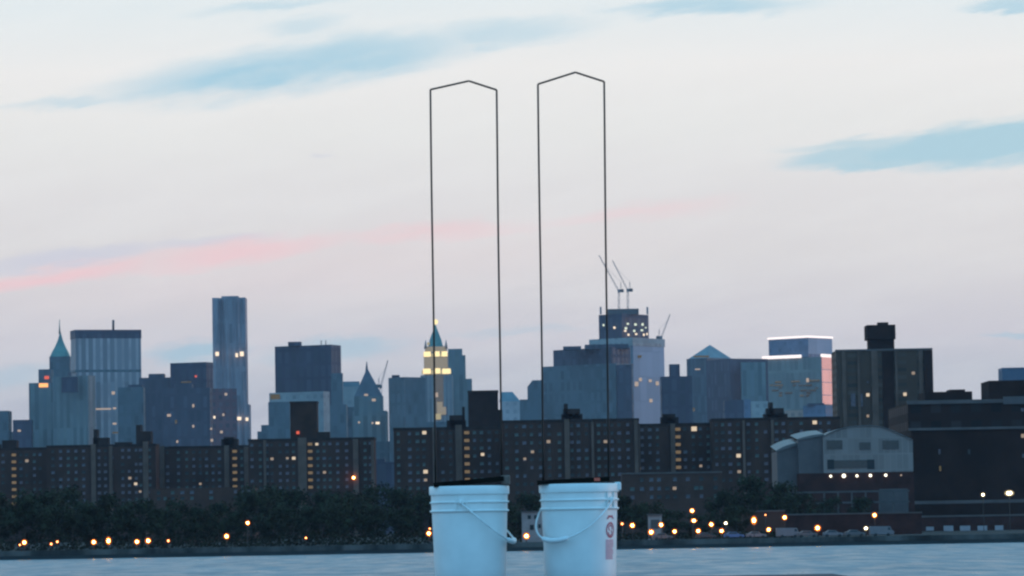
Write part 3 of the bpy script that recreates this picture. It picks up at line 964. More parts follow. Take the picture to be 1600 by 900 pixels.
block(t, 'cap', M['ind_dark'], Y + 5, 1354.5, 1399, 507.5, 530, depth=12).parent = ch_
block(t, 'cap', M['roof_dark'], Y + 8, 1372, 1388, 503.5, 508, depth=5).parent = ch_
for (x, y, w, h, k) in ((1356, 617, 5, 5, 'w_lit'), (1414, 616, 5, 5, 'w_lit'), (1427, 583, 5, 4.5, 'w_lit_dim'), (1356, 650, 4, 4, 'w_lit_dim'), (1333, 625, 7, 20, 'w_mauve'), (1345, 625, 6, 20, 'w_mauve'), (1356, 597, 3, 3, 'w_mauve')):
    lit(t, Y, x, y, w, h, k, 'lit_window' if 'lit' in k else 'window', d=0.25)

# long dark plant buildings at far right
Y = 1150
t = tower('plant_building', 'long dark industrial building filling the right edge', Y, 1418, 1640, 628, M['f_ind'], cat='industrial building', depth=60)
block(t, 'roof_house', M['ind_dark'], Y + 20, 1445, 1519, 612, 629, depth=20)
block(t, 'roof_house', M['ind_dark'], Y + 24, 1484, 1508, 608.5, 613, depth=10)
block(t, 'roof_house', M['ind_dark'], Y + 14, 1545, 1640, 594, 629, depth=20)
block(t, 'blue_roof_plant', M['f_blue'], Y + 22, 1566, 1640, 574, 594.5, depth=10)
block(t, 'parapet', M['ind_line'], Y - 0.6, 1417, 1640, 624, 630, depth=1.2)
block(t, 'parapet', M['side_dark'], Y - 1.0, 1568, 1640, 619, 631, depth=1.0)
block(t, 'front_wing', M['ind_dark'], Y - 25, 1424, 1640, 669, depth=22)
block(t, 'parapet', M['ind_line'], Y - 25.8, 1420, 1640, 667, 671, depth=1.2)
block(t, 'pipe_bridge', M['ind_line'], Y - 40, 1428, 1640, 781, 786, depth=3)
block(t, 'pipe_bridge', M['ind_line'], Y - 50, 1432, 1640, 804, 807, depth=3)
block(t, 'loading_hall', M['maroon'], Y - 60, 1432, 1640, 808, depth=30)
for (x, y, w, h) in ((1453, 826, 12, 6), (1482, 829, 15, 15), (1508, 829, 16, 15), (1535, 829, 15, 15), (1561, 825, 13, 8)):
    c = P(x, y, Y - 60); k = (Y - 60) / F_PX
    mm = MB(); mm.box(c.x - w * k / 2, c.x + w * k / 2, Y - 60.3, Y - 59.8, c.z - h * k / 2, c.z + h * k / 2); mm.build('loading_door', M['door_pale'], t)
for (x, y, w, h, k) in ((1469, 732, 3, 8, 'lit_yellow_dim'), (1468, 706, 3, 8, 'w_mauve'), (1598, 681, 5, 6, 'w_lit_dim'), (1598, 640, 4, 5, 'w_mauve'), (1514, 706, 4, 8, 'w_dark'), (1599, 712, 4, 6, 'w_blue')):
    lit(t, Y - 25, x, y, w, h, k, 'lit_window' if 'lit' in k else 'window', d=0.3)

# domed pale hall
Y = 1020
A0 = P(1286, 720, Y); A1 = P(1426, 720, Y)
t = thing('domed_hall', ((A0.x + A1.x) / 2, Y, GROUND), 'pale hall with curved gable roof and six lamps along its base', 'hall')
zz = lambda px, py: P(px, py, Y).z
prof = [(1286, 683), (1296, 677), (1310, 671.5), (1328, 667.5), (1345, 666), (1362, 666), (1376, 667.5), (1392, 673), (1408, 680), (1426, 688)]
zb = zz(1356, 738)
vs, n = [], len(prof)
pts = [(P(x, y, Y).x, zz(x, y)) for x, y in prof]
pts = [(pts[0][0], zb)] + pts + [(pts[-1][0], zb)]
mm = MB()
m_ = len(pts)
DEP = 34
skewx = -DEP * 0.30     # the hall runs back to the left
mm.add([(x, Y, z) for x, z in pts] + [(x + skewx * 0, Y + DEP, z) for x, z in pts],
       [list(range(m_))] + [[i, i + m_, (i + 1) % m_ + m_, (i + 1) % m_] for i in range(m_)] + [list(range(2 * m_ - 1, m_ - 1, -1))])
mm.build('gable_wall', M['hall_panels'], t)
# curved roof sheet standing just above the gable
mm = MB()
ro = [(x, z + 0.25) for x, z in pts[1:-1]]
k = len(ro)
mm.add([(x, Y - 0.3, z) for x, z in ro] + [(x, Y + DEP, z) for x, z in ro] + [(x, Y - 0.3, z - 0.2) for x, z in ro] + [(x, Y + DEP, z - 0.2) for x, z in ro],
       [[i, i + 1, k + i + 1, k + i] for i in range(k - 1)] + [[2 * k + i, 3 * k + i, 3 * k + i + 1, 2 * k + i + 1] for i in range(k - 1)] + [[i, 2 * k + i, 2 * k + i + 1, i + 1] for i in range(k - 1)])
mm.build('roof', M['pale_roof'], t)
# dark side bay and left wing with sloping roofs
def slope_bay(part, mat, rmat, xa, xb, ya, yb, yr, Y2, dep):
    a, b = P(xa, ya, Y2), P(xb, yb, Y2)
    m = MB()
    pr = [(a.x, GROUND), (b.x, GROUND), (b.x, b.z), (a.x, a.z)]
    m.add([(x, Y2, z) for x, z in pr] + [(x, Y2 + dep, z) for x, z in pr], [[0, 1, 2, 3], [7, 6, 5, 4], [0, 4, 5, 1], [1, 5, 6, 2], [2, 6, 7, 3], [3, 7, 4, 0]])
    m.build(part, mat, t)
    c = P((xa + xb) / 2, yr, Y2)
    m = MB()
    n = 8
    top, bot = [], []
    for i in range(n + 1):
        s = i / n
        x = a.x - 0.3 + (b.x - a.x + 0.6) * s
        z = a.z + (b.z - a.z) * (1 - (1 - s) ** 2)
        top.append((x, z + 0.3)); bot.append((x, a.z - 0.1 + (b.z - a.z) * s))
    m.add([(x, Y2 - 0.3, z) for x, z in top] + [(x, Y2 + dep, z + 1.6) for x, z in top] + [(x, Y2 - 0.3, z) for x, z in bot],
          [[i, i + 1, n + 1 + i + 1, n + 1 + i] for i in range(n)] + [[2 * (n + 1) + i, 2 * (n + 1) + i + 1, i + 1, i] for i in range(n)])
    m.build('roof', rmat, t)
slope_bay('side_wall', M['side_dark'], M['pale_roof'], 1247, 1286, 688, 680, 668, Y + 1.5, 26)
slope_bay('wing_wall', M['side_dark'], M['pale_roof'], 1214, 1247, 706, 694, 690, Y + 4, 22)
for (x0, x1, y0, y1, mat) in ((1292, 1316, 688, 702, 'grey_patch'), (1379, 1404, 688, 702, 'grey_patch'), (1303, 1355, 718.5, 732, 'grey_patch'), (1293, 1303, 718, 733, 'blackish'), (1355, 1366, 718, 733, 'blackish'), (1343, 1360, 691, 703, 'grey_patch')):
    a, b = P(x0, y1, Y), P(x1, y0, Y)
    mm = MB(); mm.box(a.x, b.x, Y - 0.12, Y + 0.1, a.z, b.z)
    mm.build('louvre' if mat == 'grey_patch' else 'window', M[mat], t)
# base storey
a, b = P(1247, 738, Y - 0.8), P(1428, 738, Y - 0.8)
mm = MB(); mm.box(a.x, b.x, Y - 0.8, Y + 10, GROUND, zb - 0.004); mm.build('base_wall', M['maroon'], t)
for (x, y, s) in ((1298, 744, 0.8), (1318.5, 743.5, 1.25), (1339, 743.5, 0.85), (1360, 743, 0.95), (1384, 742.5, 0.9), (1408, 742.5, 0.6)):
    c = P(x, y, Y - 1.2)
    mm = MB(); mm.sphere(c, 0.40 * s, 10, 6); 
    mm.build('wall_lamp', M['hall_lamp'] if s > 0.7 else M['lit_far_dim'], t)

# steel yard frames in front of the hall
t = thing('yard_frame', (P(1330, 790, 960).x, 960, GROUND), 'dull steel yard frame standing below the domed hall', 'steel frame')
mm = MB()
x0_, x1_ = P(1245, 780, 960).x, P(1418, 780, 960).x
for i in range(9):
    x = x0_ + (x1_ - x0_) * i / 8
    q = MB(); q.box(x - 0.22, x + 0.22, 960, 960.5, GROUND, P(1330, 768 + (i % 2), 960).z); q.build('post', M['steel_dark'], t)
for yy in (768, 785):
    z = P(1330, yy, 960).z
    q = MB(); q.box(x0_ - 0.5, x1_ + 0.5, 959.75, 959.97, z - 0.25, z + 0.2); q.build('rail', M['steel_dark'], t)
q = MB(); a, b = P(1375, 764, 965), P(1419, 790, 965); q.box(a.x, b.x, 965, 966, GROUND, a.z); q.build('panel', M['side_dark'], t)

# brick retaining wall, small waterfront houses
def lowbuild(name, label, cat, Y, x0, x1, top, mat, depth=6, roof=None):
    a, b = P(x0, top, Y), P(x1, top, Y)
    r_ = thing(name, ((a.x + b.x) / 2, Y, GROUND), label, cat)
    block(r_, 'wall', mat, Y, x0, x1, top, depth=depth)
    if roof:
        block(r_, 'coping', roof, Y - 0.25, x0 - 1, x1 + 1, top - 1.6, top + 0.6, depth=depth + 0.5)
    return r_
lowbuild('brick_wall', 'long maroon brick retaining wall on the right shore', 'wall', 905, 1226, 1440, 803, M['maroon'], 3, M['ind_line'])
r_ = lowbuild('shed', 'brown brick shed with pale roof edge behind the tall double lamp', 'shed', 880, 1161, 1226, 799, M['brick_mid'], 7, M['ind_line'])
r_ = lowbuild('pump_house', 'small pale house with dark square windows between the buckets', 'small building', 830, 815, 848, 800, M['white_wall'], 5)
for (x, y, w, h) in ((827, 808, 5, 6), (837, 808, 5, 6), (831, 824, 6, 8), (843, 822, 4, 6)):
    c = P(x, y, 830); k = 830 / F_PX
    mm = MB(); mm.box(c.x - w * k / 2, c.x + w * k / 2, 829.93, 830.05, c.z - h * k / 2, c.z + h * k / 2); mm.build('window', M['blackish'], r_)
block(r_, 'roof', M['ind_line'], 829.7, 814, 849, 798.5, 800.3, depth=5.6)
r_ = lowbuild('kiosk', 'small mauve kiosk among the lamps right of the buckets', 'kiosk', 840, 1013, 1034, 805, M['white_wall'], 3)
block(r_, 'roof', M['ind_line'], 839.7, 1012, 1035, 803, 805.4, depth=3.6)
block(r_, 'shutter', M['grey_patch'], 839.9, 1017, 1030, 812, 826, depth=0.2)

# ------------------------------------------------------------------ shore, water, ground
SHORE = 802.0


def structure(name, mb, mat):
    return tag(mb.build(name, mat), kind='structure')


m, t_, out = newmat('river_water')
b = t_.node('ShaderNodeBsdfPrincipled')
tc = t_.node('ShaderNodeTexCoord')
v1 = t_.vscale(tc.outputs['Object'], (0.22, 0.05, 1))
v2 = t_.vscale(tc.outputs['Object'], (1.1, 0.45, 1))
v3 = t_.vscale(tc.outputs['Object'], (0.10, 0.016, 1))
n1, n2, n3 = t_.noise(v1, 1.0, 4, 0.6), t_.noise(v2, 1.0, 3), t_.noise(v3, 1.0, 3)
patch = t_.rng(t_.math('ADD', t_.math('MULTIPLY', n3, 0.6), t_.math('MULTIPLY', n1, 0.4)), 0.36, 0.64)
t_.link(t_.mix(patch, (0.0, 0.10, 0.14), (0.055, 0.17, 0.21)), b.inputs['Base Color'])
t_.link(t_.math('ADD', t_.rng(n1, 0.3, 0.7, 0.27, 0.46), 0.0), b.inputs['Roughness'])
b.inputs['IOR'].default_value = 1.33
bp = t_.node('ShaderNodeBump')
bp.inputs['Strength'].default_value = 0.9
bp.inputs['Distance'].default_value = 1.2
t_.link(t_.math('ADD', n1, t_.math('MULTIPLY', n2, 0.3)), bp.inputs['Height'])
t_.link(bp.outputs[0], b.inputs['Normal'])
t_.link(b.outputs[0], out.inputs[0])
M['water'] = m
mm = MB(); mm.add([(-4000, -60, 0), (4000, -60, 0), (4000, SHORE + 1, 0), (-4000, SHORE + 1, 0)], [[0, 1, 2, 3]])
structure('water', mm, M['water'])
M['land'] = surf('city_ground', (0.05, 0.04, 0.036), 0.9, var=0.3, scale=0.05, spec=0.1)
mm = MB(); mm.add([(-4000, SHORE + 0.9, GROUND), (4000, SHORE + 0.9, GROUND), (4000, 7500, GROUND), (-4000, 7500, GROUND)], [[0, 1, 2, 3]])
structure('ground', mm, M['land'])
mm = MB(); mm.box(-4000, 4000, SHORE, SHORE + 0.9, -1, 0.75); mm.mi = 1; mm.box(-4000, 4000, SHORE - 0.25, SHORE + 0.9, 0.75, GROUND + 0.15)
structure('seawall', mm, [M['wet'], M['concrete']])
M['drive'] = surf('asphalt', (0.05, 0.05, 0.052), 0.85, var=0.2, scale=0.2)
mm = MB(); mm.add([(-4000, SHORE + 8, GROUND + 0.004), (4000, SHORE + 8, GROUND + 0.004), (4000, SHORE + 22, GROUND + 0.004), (-4000, SHORE + 22, GROUND + 0.004)], [[0, 1, 2, 3]])
structure('road', mm, M['drive'])

# near pier and the beam the buckets stand on
YB = 14.6
LEDGE = P(733, 908.0, YB).z
mm = MB(); mm.box(-14, 14, -8, 15.4, LEDGE - 1.15, LEDGE - 0.75)
structure('pier_deck', mm, M['deck'])
xr = P(1305, 897, 14.9).x
mm = MB(); mm.box(-2.4, xr, 14.25, 14.92, LEDGE - 0.75, LEDGE)
o = mm.build('timber_beam', M['timber'], loc=(0, 14.6, LEDGE - 0.75))
tag(o, 'dark reddish timber beam along the bottom edge under both buckets', 'beam')
bv = o.modifiers.new('bevel', 'BEVEL'); bv.width = 0.01; bv.segments = 2

# ------------------------------------------------------------------ buckets
BS = 0.30 / 124 * 1.0        # metres per photo pixel at the bucket


def bucket(label, cx, ear_deg, hang_deg, rim_y):
    c = P(cx, rim_y, YB)
    hgt = c.z - LEDGE
    root = thing('bucket', (c.x, YB, LEDGE), label, 'bucket', 'white plastic buckets on the beam')
    r = 0.1515
    prof = [(0.0, 0.004), (0.128, 0.0), (0.1325, 0.004), (0.134, 0.012)]
    body = hgt - 0.100
    for i in range(1, 9):
        s = i / 8
        prof.append((0.134 + (0.1425 - 0.134) * s, 0.012 + (body - 0.012) * s))
    z = hgt
    prof += [(0.1490, z - 0.097), (0.1505, z - 0.094), (0.1490, z - 0.091), (0.1438, z - 0.089),
             (0.1442, z - 0.066), (0.1492, z - 0.064), (0.1507, z - 0.061), (0.1492, z - 0.058), (0.1444, z - 0.056),
             (0.1450, z - 0.034), (0.1480, z - 0.0325), (0.1510, z - 0.0315), (r, z - 0.028), (r, z - 0.004), (r - 0.0015, z - 0.001), (r - 0.004, z),
             (r - 0.007, z - 0.001), (r - 0.0085, z - 0.006), (0.1405, z - 0.05), (0.139, body), (0.131, 0.012), (0.0, 0.010)]
    m = MB(); m.lathe(prof, 96, (c.x, YB, LEDGE)); m.build('body', M['bucket'], root, auto=50)
    ze = LEDGE + hgt - 0.062
    ea = R(ear_deg)                       # 0 = towards the camera, positive to the right
    ax = Vector((math.sin(ea), -math.cos(ea), 0))
    for s in (1, -1):
        m = MB()
        e0 = Vector((c.x, YB, ze)) + ax * s * 0.1435
        m.tube([e0, e0 + ax * s * 0.012], [0.0115, 0.010], 20)
        m.tube([e0 + ax * s * 0.012, e0 + ax * s * 0.0165], [0.0075, 0.0065], 12)
        # vertical gusset round the ear
        t2 = Vector((-ax.y, ax.x, 0))
        for q in (-1, 1):
            a = e0 + t2 * 0.020 * q + ax * s * 0.002
            m.bar(a + Vector((0, 0, -0.03)), a + Vector((0, 0, 0.028)), 0.004, 0.008)
        m.build('ear', M['bucket'], root)
    ha = R(hang_deg)
    hd = Vector((math.sin(ha), -math.cos(ha), 0)) * 0.166 + Vector((0, 0, -0.150))
    pts = []
    for i in range(41):
        a = math.pi * i / 40
        pts.append(Vector((c.x, YB, ze)) + ax * (0.1565 * math.cos(a)) + hd * (math.sin(a) ** 0.85))
    m = MB(); m.tube(pts, 0.0036, 10); hb = m.build('handle', M['bail'], root)
    mid = pts[15:26]
    m = MB(); m.tube(mid, [0.007, 0.0095] + [0.010] * (len(mid) - 4) + [0.0095, 0.007], 14)
    g = m.build('grip', M['grip'], root); g.parent = hb
    return root, c, hgt


b1, c1, h1 = bucket('left white bucket with its handle swung to the right', 733, -11.5, 78.5, 759.5)
b2, c2, h2 = bucket('right white bucket with faded red print and handle hanging in front', 904.5, 53, -37, 756)

# printed badge and text column on the right bucket, laid on the curved wall
def on_wall(c, hgt, deg, zdown, lift=0.0007):
    z = hgt - zdown
    body = hgt - 0.100
    s = max(0, min(1, (z - 0.012) / (body - 0.012)))
    r = 0.134 + (0.1425 - 0.134) * s + lift
    a = R(deg)
    return Vector((c.x + r * math.sin(a), YB - r * math.cos(a), LEDGE + z))


def patch_quads(m, c, hgt, a0, a1, z0, z1, n=8, lift=0.0007):
    vs, fs = [], []
    for i in range(n + 1):
        a = a0 + (a1 - a0) * i / n
        vs += [on_wall(c, hgt, a, z0, lift), on_wall(c, hgt, a, z1, lift)]
    fs = [[2 * i, 2 * i + 1, 2 * i + 3, 2 * i + 2] for i in range(n)]
    m.add(vs, fs)


def ring_patch(m, c, hgt, ac, zc, ra, rz, w, t0=0, t1=360, n=40, lift=0.0012):
    vs, fs = [], []
    for i in range(n + 1):
        q = R(t0 + (t1 - t0) * i / n)
        for k in (1 - w, 1.0):
            vs.append(on_wall(c, hgt, ac + ra * k * math.cos(q), zc - rz * k * math.sin(q), lift))
    for i in range(n):
        fs.append([2 * i, 2 * i + 1, 2 * i + 3, 2 * i + 2])
    m.add(vs, fs)


m = MB()
AC = 54
ring_patch(m, c2, h2, AC, 0.176, 10.5, 0.030, 0.24)
ring_patch(m, c2, h2, AC, 0.168, 5.2, 0.012, 0.40, -30, 250)
ring_patch(m, c2, h2, AC, 0.187, 5.2, 0.011, 0.40, -210, 70)
ring_patch(m, c2, h2, AC, 0.142, 10.5, 0.020, 0.30, 25, 155)
patch_quads(m, c2, h2, AC - 6, AC + 6, 0.121, 0.127, lift=0.0012)
m.build('printed_badge', M['print_red'], b2)
m = MB()
rr = random.Random(5)
for i in range(15):
    z = 0.2115 + i * 0.0050
    patch_quads(m, c2, h2, AC - 11, AC + rr.uniform(6, 10.5), z, z + 0.0037)
m.build('printed_text', M['print_pale'], b2)
# bright tab on the right rim
e = Vector((c2.x, YB, LEDGE + h2)) + Vector((0.1465, -0.02, -0.016))
m = MB(); m.box(e.x - 0.014, e.x + 0.012, e.y - 0.022, e.y + 0.012, e.z - 0.012, e.z + 0.020)
o = m.build('rim_tab', M['grip'], b2); bv = o.modifiers.new('bevel', 'BEVEL'); bv.width = 0.006; bv.segments = 3


# ------------------------------------------------------------------ wire tower frames on their boards
def frame(label, pts, board, clamp=None, mark=None):
    base = P((board[0][0] + board[1][0]) / 2, (board[0][1] + board[1][1]) / 2, YB)
    root = thing('wire_sculpture', base, label, 'wire sculpture', 'bent rod tower outlines standing on the buckets')
    W = [P(x, y, YB) for x, y in pts]
    # the rod in four straight pieces
    def rod(name, a, b, sag=0.0):
        m = MB()
        n = 10
        q = []
        for i in range(n + 1):
            s = i / n
            p = a.lerp(b, s)
            p = p + Vector((sag * math.sin(s * 5.0) * (1 - s) * s * 4, sag * 1.3 * math.sin(s * 3.3), 0))
            q.append(p)
        m.tube(q, 0.0037, 8); m.build(name, M['rod'], root)
    rod('upright', W[0], W[1], 0.0012)
    rod('top_bar', W[1], W[2])
    rod('top_bar', W[2], W[3])
    rod('upright', W[3], W[4], -0.0012)
    a, b = P(*board[0], YB), P(*board[1], YB)
    d = (b - a).normalized(); nz = Vector((-d.z, 0, d.x))
    m = MB()
    th = board[2]
    vs = []
    for p, k in ((a, 1.0), (b, 1.0)):
        for dy in (-0.10, 0.10):
            for s in (0, 1):
                vs.append(p + Vector((0, dy, 0)) - nz * (th * s))
    m.add(vs, [[0, 4, 6, 2], [1, 3, 7, 5], [0, 1, 5, 4], [2, 6, 7, 3], [0, 2, 3, 1], [4, 5, 7, 6]])
    m.build('base_board', M['board'], root)
    if clamp:
        p0, p1 = P(clamp[0], clamp[3], YB), P(clamp[2], clamp[1], YB)
        m = MB(); m.box(p0.x, p1.x, YB - 0.07, YB + 0.03, p0.z, p1.z)
        o = m.build('end_block', M['clamp'], root); bv = o.modifiers.new('bevel', 'BEVEL'); bv.width = 0.003; bv.segments = 2
    if mark:
        p = P(mark[0], mark[1], YB)
        m = MB(); m.box(p.x - 0.011, p.x + 0.011, YB - 0.106, YB - 0.100, p.z - 0.006, p.z + 0.006)
        m.build('red_tape', M['redtape'], root)  # small red mark on the front edge of the board
    return root


frame('left wire tower outline with pointed top on the left bucket', [(680.5, 756), (672.5, 140), (732.5, 126.5), (776, 140.5), (784, 750)], ((678, 755), (787, 744.5), 0.017), clamp=(783, 743, 797, 757))
frame('right wire tower outline with pointed top on the right bucket', [(849, 753), (840.5, 131.5), (899, 113), (944, 127.5), (951, 749)], ((839, 751.5), (951, 745.5), 0.015), mark=(932, 749.5))

# ------------------------------------------------------------------ lamps
LAMPS = {}


def lamp(label, px, py, Y=812, s=1.0, kind='o', head='globe', wide=1.0, base=None, tall=1.0):
    c = P(px, py, Y)
    zb_ = GROUND + 0.004 if base is None else base
    root = thing('street_lamp', (c.x, Y, zb_), label, 'street lamp', 'lit lamps along the far shore')
    r = 0.255 * s
    bulb, shell = {'o': ('bulb', 'globe'), 'd': ('bulb_dim', 'globe_dim'), 'w': ('bulb_white', 'globe_white')}[kind]
    m = MB()
    m.tube([(c.x, Y + 0.0, zb_), (c.x, Y, zb_ + 0.25), (c.x, Y, max(zb_ + 0.3, c.z - r * 1.6))], [0.16, 0.09, 0.07], 8)
    m.build('pole', M['pole'], root)
    m = MB()
    m.sphere(c, r, 14, 10, tall)
    if wide > 1:
        m = MB()
        for q in (-1, 1):
            m.sphere(c + Vector((q * r * (wide - 1) * 0.9, 0, 0)), r, 14, 10)
    m.build('bulb', M[bulb], root)
    r *= 1.55
    m = MB(); m.sphere(c, r * 1.52, 16, 10, tall)
    if wide > 1:
        m = MB()
        m.lathe([(max(1e-4, r * 1.5 * math.cos(a)), r * 1.5 * math.sin(a)) for a in [-math.pi / 2 + math.pi * i / 10 for i in range(11)]], 16, c)
        for v in m.v:
            v.x = c.x + (v.x - c.x) * (1 + (wide - 1) * 0.65)
    m.build('globe', M[shell], root)  # added see-through shell that paints the halo around the bulb
    m = MB(); m.tube([(c.x, Y, c.z + r * 1.5 * tall), (c.x, Y, c.z + r * 1.5 * tall + 0.12)], [0.22 * s, 0.05], 10); m.build('cap', M['pole'], root)
    return root


L = [
    ('larger lamp of the leftmost pair on the far shore', 38, 847.5, 1.0, 'o'),
    ('tiny dim lamp touching the leftmost large lamp', 31, 851.5, 0.5, 'd'),
    ('left lamp of a small reddish pair, third light from the left', 80, 850, 0.65, 'd'),
    ('right lamp of a small reddish pair, fourth light from the left', 89.5, 846.5, 0.65, 'd'),
    ('round orange lamp left of the tall double glow', 146.5, 847, 1.0, 'o'),
    ('tall double glow lamp on the left shore', 169.5, 845, 0.95, 'o', 1.0, 1.45),
    ('left lamp of the close orange pair below the navy tower', 214, 846.5, 0.95, 'o'),
    ('right lamp of the close orange pair below the navy tower', 231.5, 845, 1.05, 'o'),
    ('small single lamp right of the close orange pair', 263, 845, 0.7, 'd'),
    ('single bright lamp below the rippled steel tower', 354, 838, 1.0, 'o'),
    ('raised lamp among the trees, highest on the left shore', 387, 817, 0.85, 'o'),
    ('faint brownish lamp in the trees below the brown black tower', 478, 840.5, 0.55, 'd'),
    ('lamp against the left edge of the left bucket', 670, 833.5, 1.0, 'o'),
    ('small reddish lamp just above the lamp at the left bucket', 671.5, 826, 0.5, 'd'),
    ('bright orange lamp between the two buckets', 822.5, 837.5, 1.15, 'o'),
    ('small reddish lamp nearest the right bucket', 972, 818.5, 0.7, 'd'),
    ('bright lamp second from the right bucket', 988, 821, 1.0, 'o'),
    ('low bright lamp under the mauve kiosk', 1017.5, 831.5, 1.1, 'o'),
    ('lamp at the right side of the mauve kiosk', 1033, 820, 0.95, 'o'),
    ('low orange lamp right of the mauve kiosk', 1054, 830.5, 0.9, 'o'),
    ('topmost lamp of the stacked group right of the kiosk', 1081.5, 798, 0.9, 'o'),
    ('white and orange double lamp below the topmost stacked lamp', 1084, 813.5, 0.8, 'o', 1.6),
    ('lowest lamp of the stacked group right of the kiosk', 1091, 829.5, 0.95, 'o'),
    ('orange lamp between the stacked group and the white lamp', 1111.5, 819.5, 0.95, 'o'),
    ('small white lamp above a low orange lamp', 1134, 817.5, 0.7, 'w'),
    ('low orange lamp below the small white lamp', 1127.5, 829.5, 0.9, 'o'),
    ('tallest double glow lamp before the brown shed', 1178, 813, 1.05, 'o', 1.0, 1.45),
    ('tiny dim white light on the brown shed roof edge', 1196, 804.5, 0.4, 'd'),
    ('low orange lamp before the brown shed', 1201, 827.5, 0.9, 'o'),
    ('orange lamp at the right end of the brown shed', 1226, 808.5, 0.95, 'o'),
    ('large red orange lamp before the maroon wall', 1277.5, 825, 1.15, 'o'),
    ('orange lamp high on the maroon wall right', 1366.5, 805, 0.95, 'o'),
    ('white lamp low before the maroon wall', 1353, 825.5, 0.8, 'w'),
    ('small white lamp left of the big twin floodlight', 1536, 773, 0.75, 'w'),
]
for it in L:
    label, px, py, s, kind = it[:5]
    wide = it[5] if len(it) > 5 else 1.0
    tall = it[6] if len(it) > 6 else 1.0
    edge = (py > 824 and px < 1340) or px < 350
    Yl = 802.1 if edge else 812 + (int(px * 7) % 5)
    if px > 1500:
        Yl = 1040
    elif 1150 < px < 1230 and py < 812:
        Yl = 872
    elif px > 1330:
        Yl = 892 if py < 815 else 840
    lamp(label, px, py, Yl, s * Yl / 812, kind, wide=wide, tall=tall, base=GROUND + 0.15 if edge else None)
lamp('big twin white floodlight on a mast at the right edge', 1577, 770.5, 1040, 1.35, 'w', wide=1.9)

# lamp fixed to the brick slab
c = P(552.5, 746.5, 1568)
t = thing('wall_lamp', c, 'orange lamp glowing on the brick slab left of centre', 'lamp')
m = MB(); m.sphere(c, 0.36, 14, 10); m.build('bulb', M['bulb'], t)
m = MB(); m.sphere(c, 0.88, 16, 10); m.build('globe', M['globe'], t)  # painted halo around the bulb
m = MB(); m.bar(c + Vector((0, 0.8, 0)), c + Vector((0, 2.1, 0.4)), 0.25); m.build('bracket', M['pole'], t)

# ------------------------------------------------------------------ trees


def make_tree(name, hgt, rad, seed, leafmat):
    rnd = random.Random(seed)
    root = bpy.data.objects.new(name, None)
    COL.objects.link(root)
    root['_o'] = (0, 0, 0)
    m = MB()
    th = hgt * 0.42
    lean = Vector((rnd.uniform(-0.4, 0.4), rnd.uniform(-0.4, 0.4), 0))
    fork = Vector((0, 0, th)) + lean
    m.tube([(0, 0, 0), (0.05, 0, 0.5), fork * 0.5 + Vector((0.1, 0, 0)), fork], [0.42, 0.30, 0.25, 0.2], 8)
    clumps = []
    nb = 7
    for i in range(nb):
        a = 2 * math.pi * i / nb + rnd.uniform(-0.3, 0.3)
        rr_ = rad * rnd.uniform(0.45, 0.8)
        e = Vector((math.cos(a) * rr_, math.sin(a) * rr_, hgt * rnd.uniform(0.45, 0.85)))
        m.tube([fork, fork.lerp(e, 0.5) + Vector((0, 0, 0.5)), e], [0.14, 0.09, 0.03], 5, cap=False)
        clumps.append((e, rad * rnd.uniform(0.32, 0.5)))
    clumps.append((Vector((lean.x, lean.y, hgt * 0.84)), rad * 0.42))
    for i in range(12):
        a = rnd.uniform(0, 6.28)
        q = rnd.uniform(0.1, 0.95)
        zq = rnd.uniform(0.22, 0.92)
        w = math.sin(math.pi * min(1, (zq - 0.08) / 0.95)) ** 0.6
        clumps.append((Vector((math.cos(a) * rad * q * w, math.sin(a) * rad * q * w, hgt * zq)), rad * rnd.uniform(0.2, 0.4)))
    m.build('trunk', M['bark'], root)
    m = MB()
    vs, fs = [], []
    for c, cr in clumps:
        nl = int(150 * (cr / (rad * 0.4)) ** 1.6)
        for k in range(nl):
            d = Vector((rnd.gauss(0, 1), rnd.gauss(0, 1), rnd.gauss(0, 0.8))).normalized()
            p = c + d * cr * (rnd.random() ** 0.4) * rnd.uniform(0.75, 1.12)
            sz = rnd.uniform(0.22, 0.5)
            nrm = (d + Vector((rnd.gauss(0, .6), rnd.gauss(0, .6), rnd.gauss(0, .6) + 0.4))).normalized()
            t1 = nrm.orthogonal().normalized()
            t2 = nrm.cross(t1)
            q = rnd.uniform(0, 6.28)
            ta = t1 * math.cos(q) + t2 * math.sin(q)
            tb = nrm.cross(ta)
            o = len(vs)
            vs += [p - ta * sz, p - tb * sz * 0.6, p + ta * sz, p + tb * sz * 0.6]
            fs.append([o, o + 1, o + 2, o + 3])
    m.add(vs, fs)
    m.build('crown', M[leafmat], root)
    return root


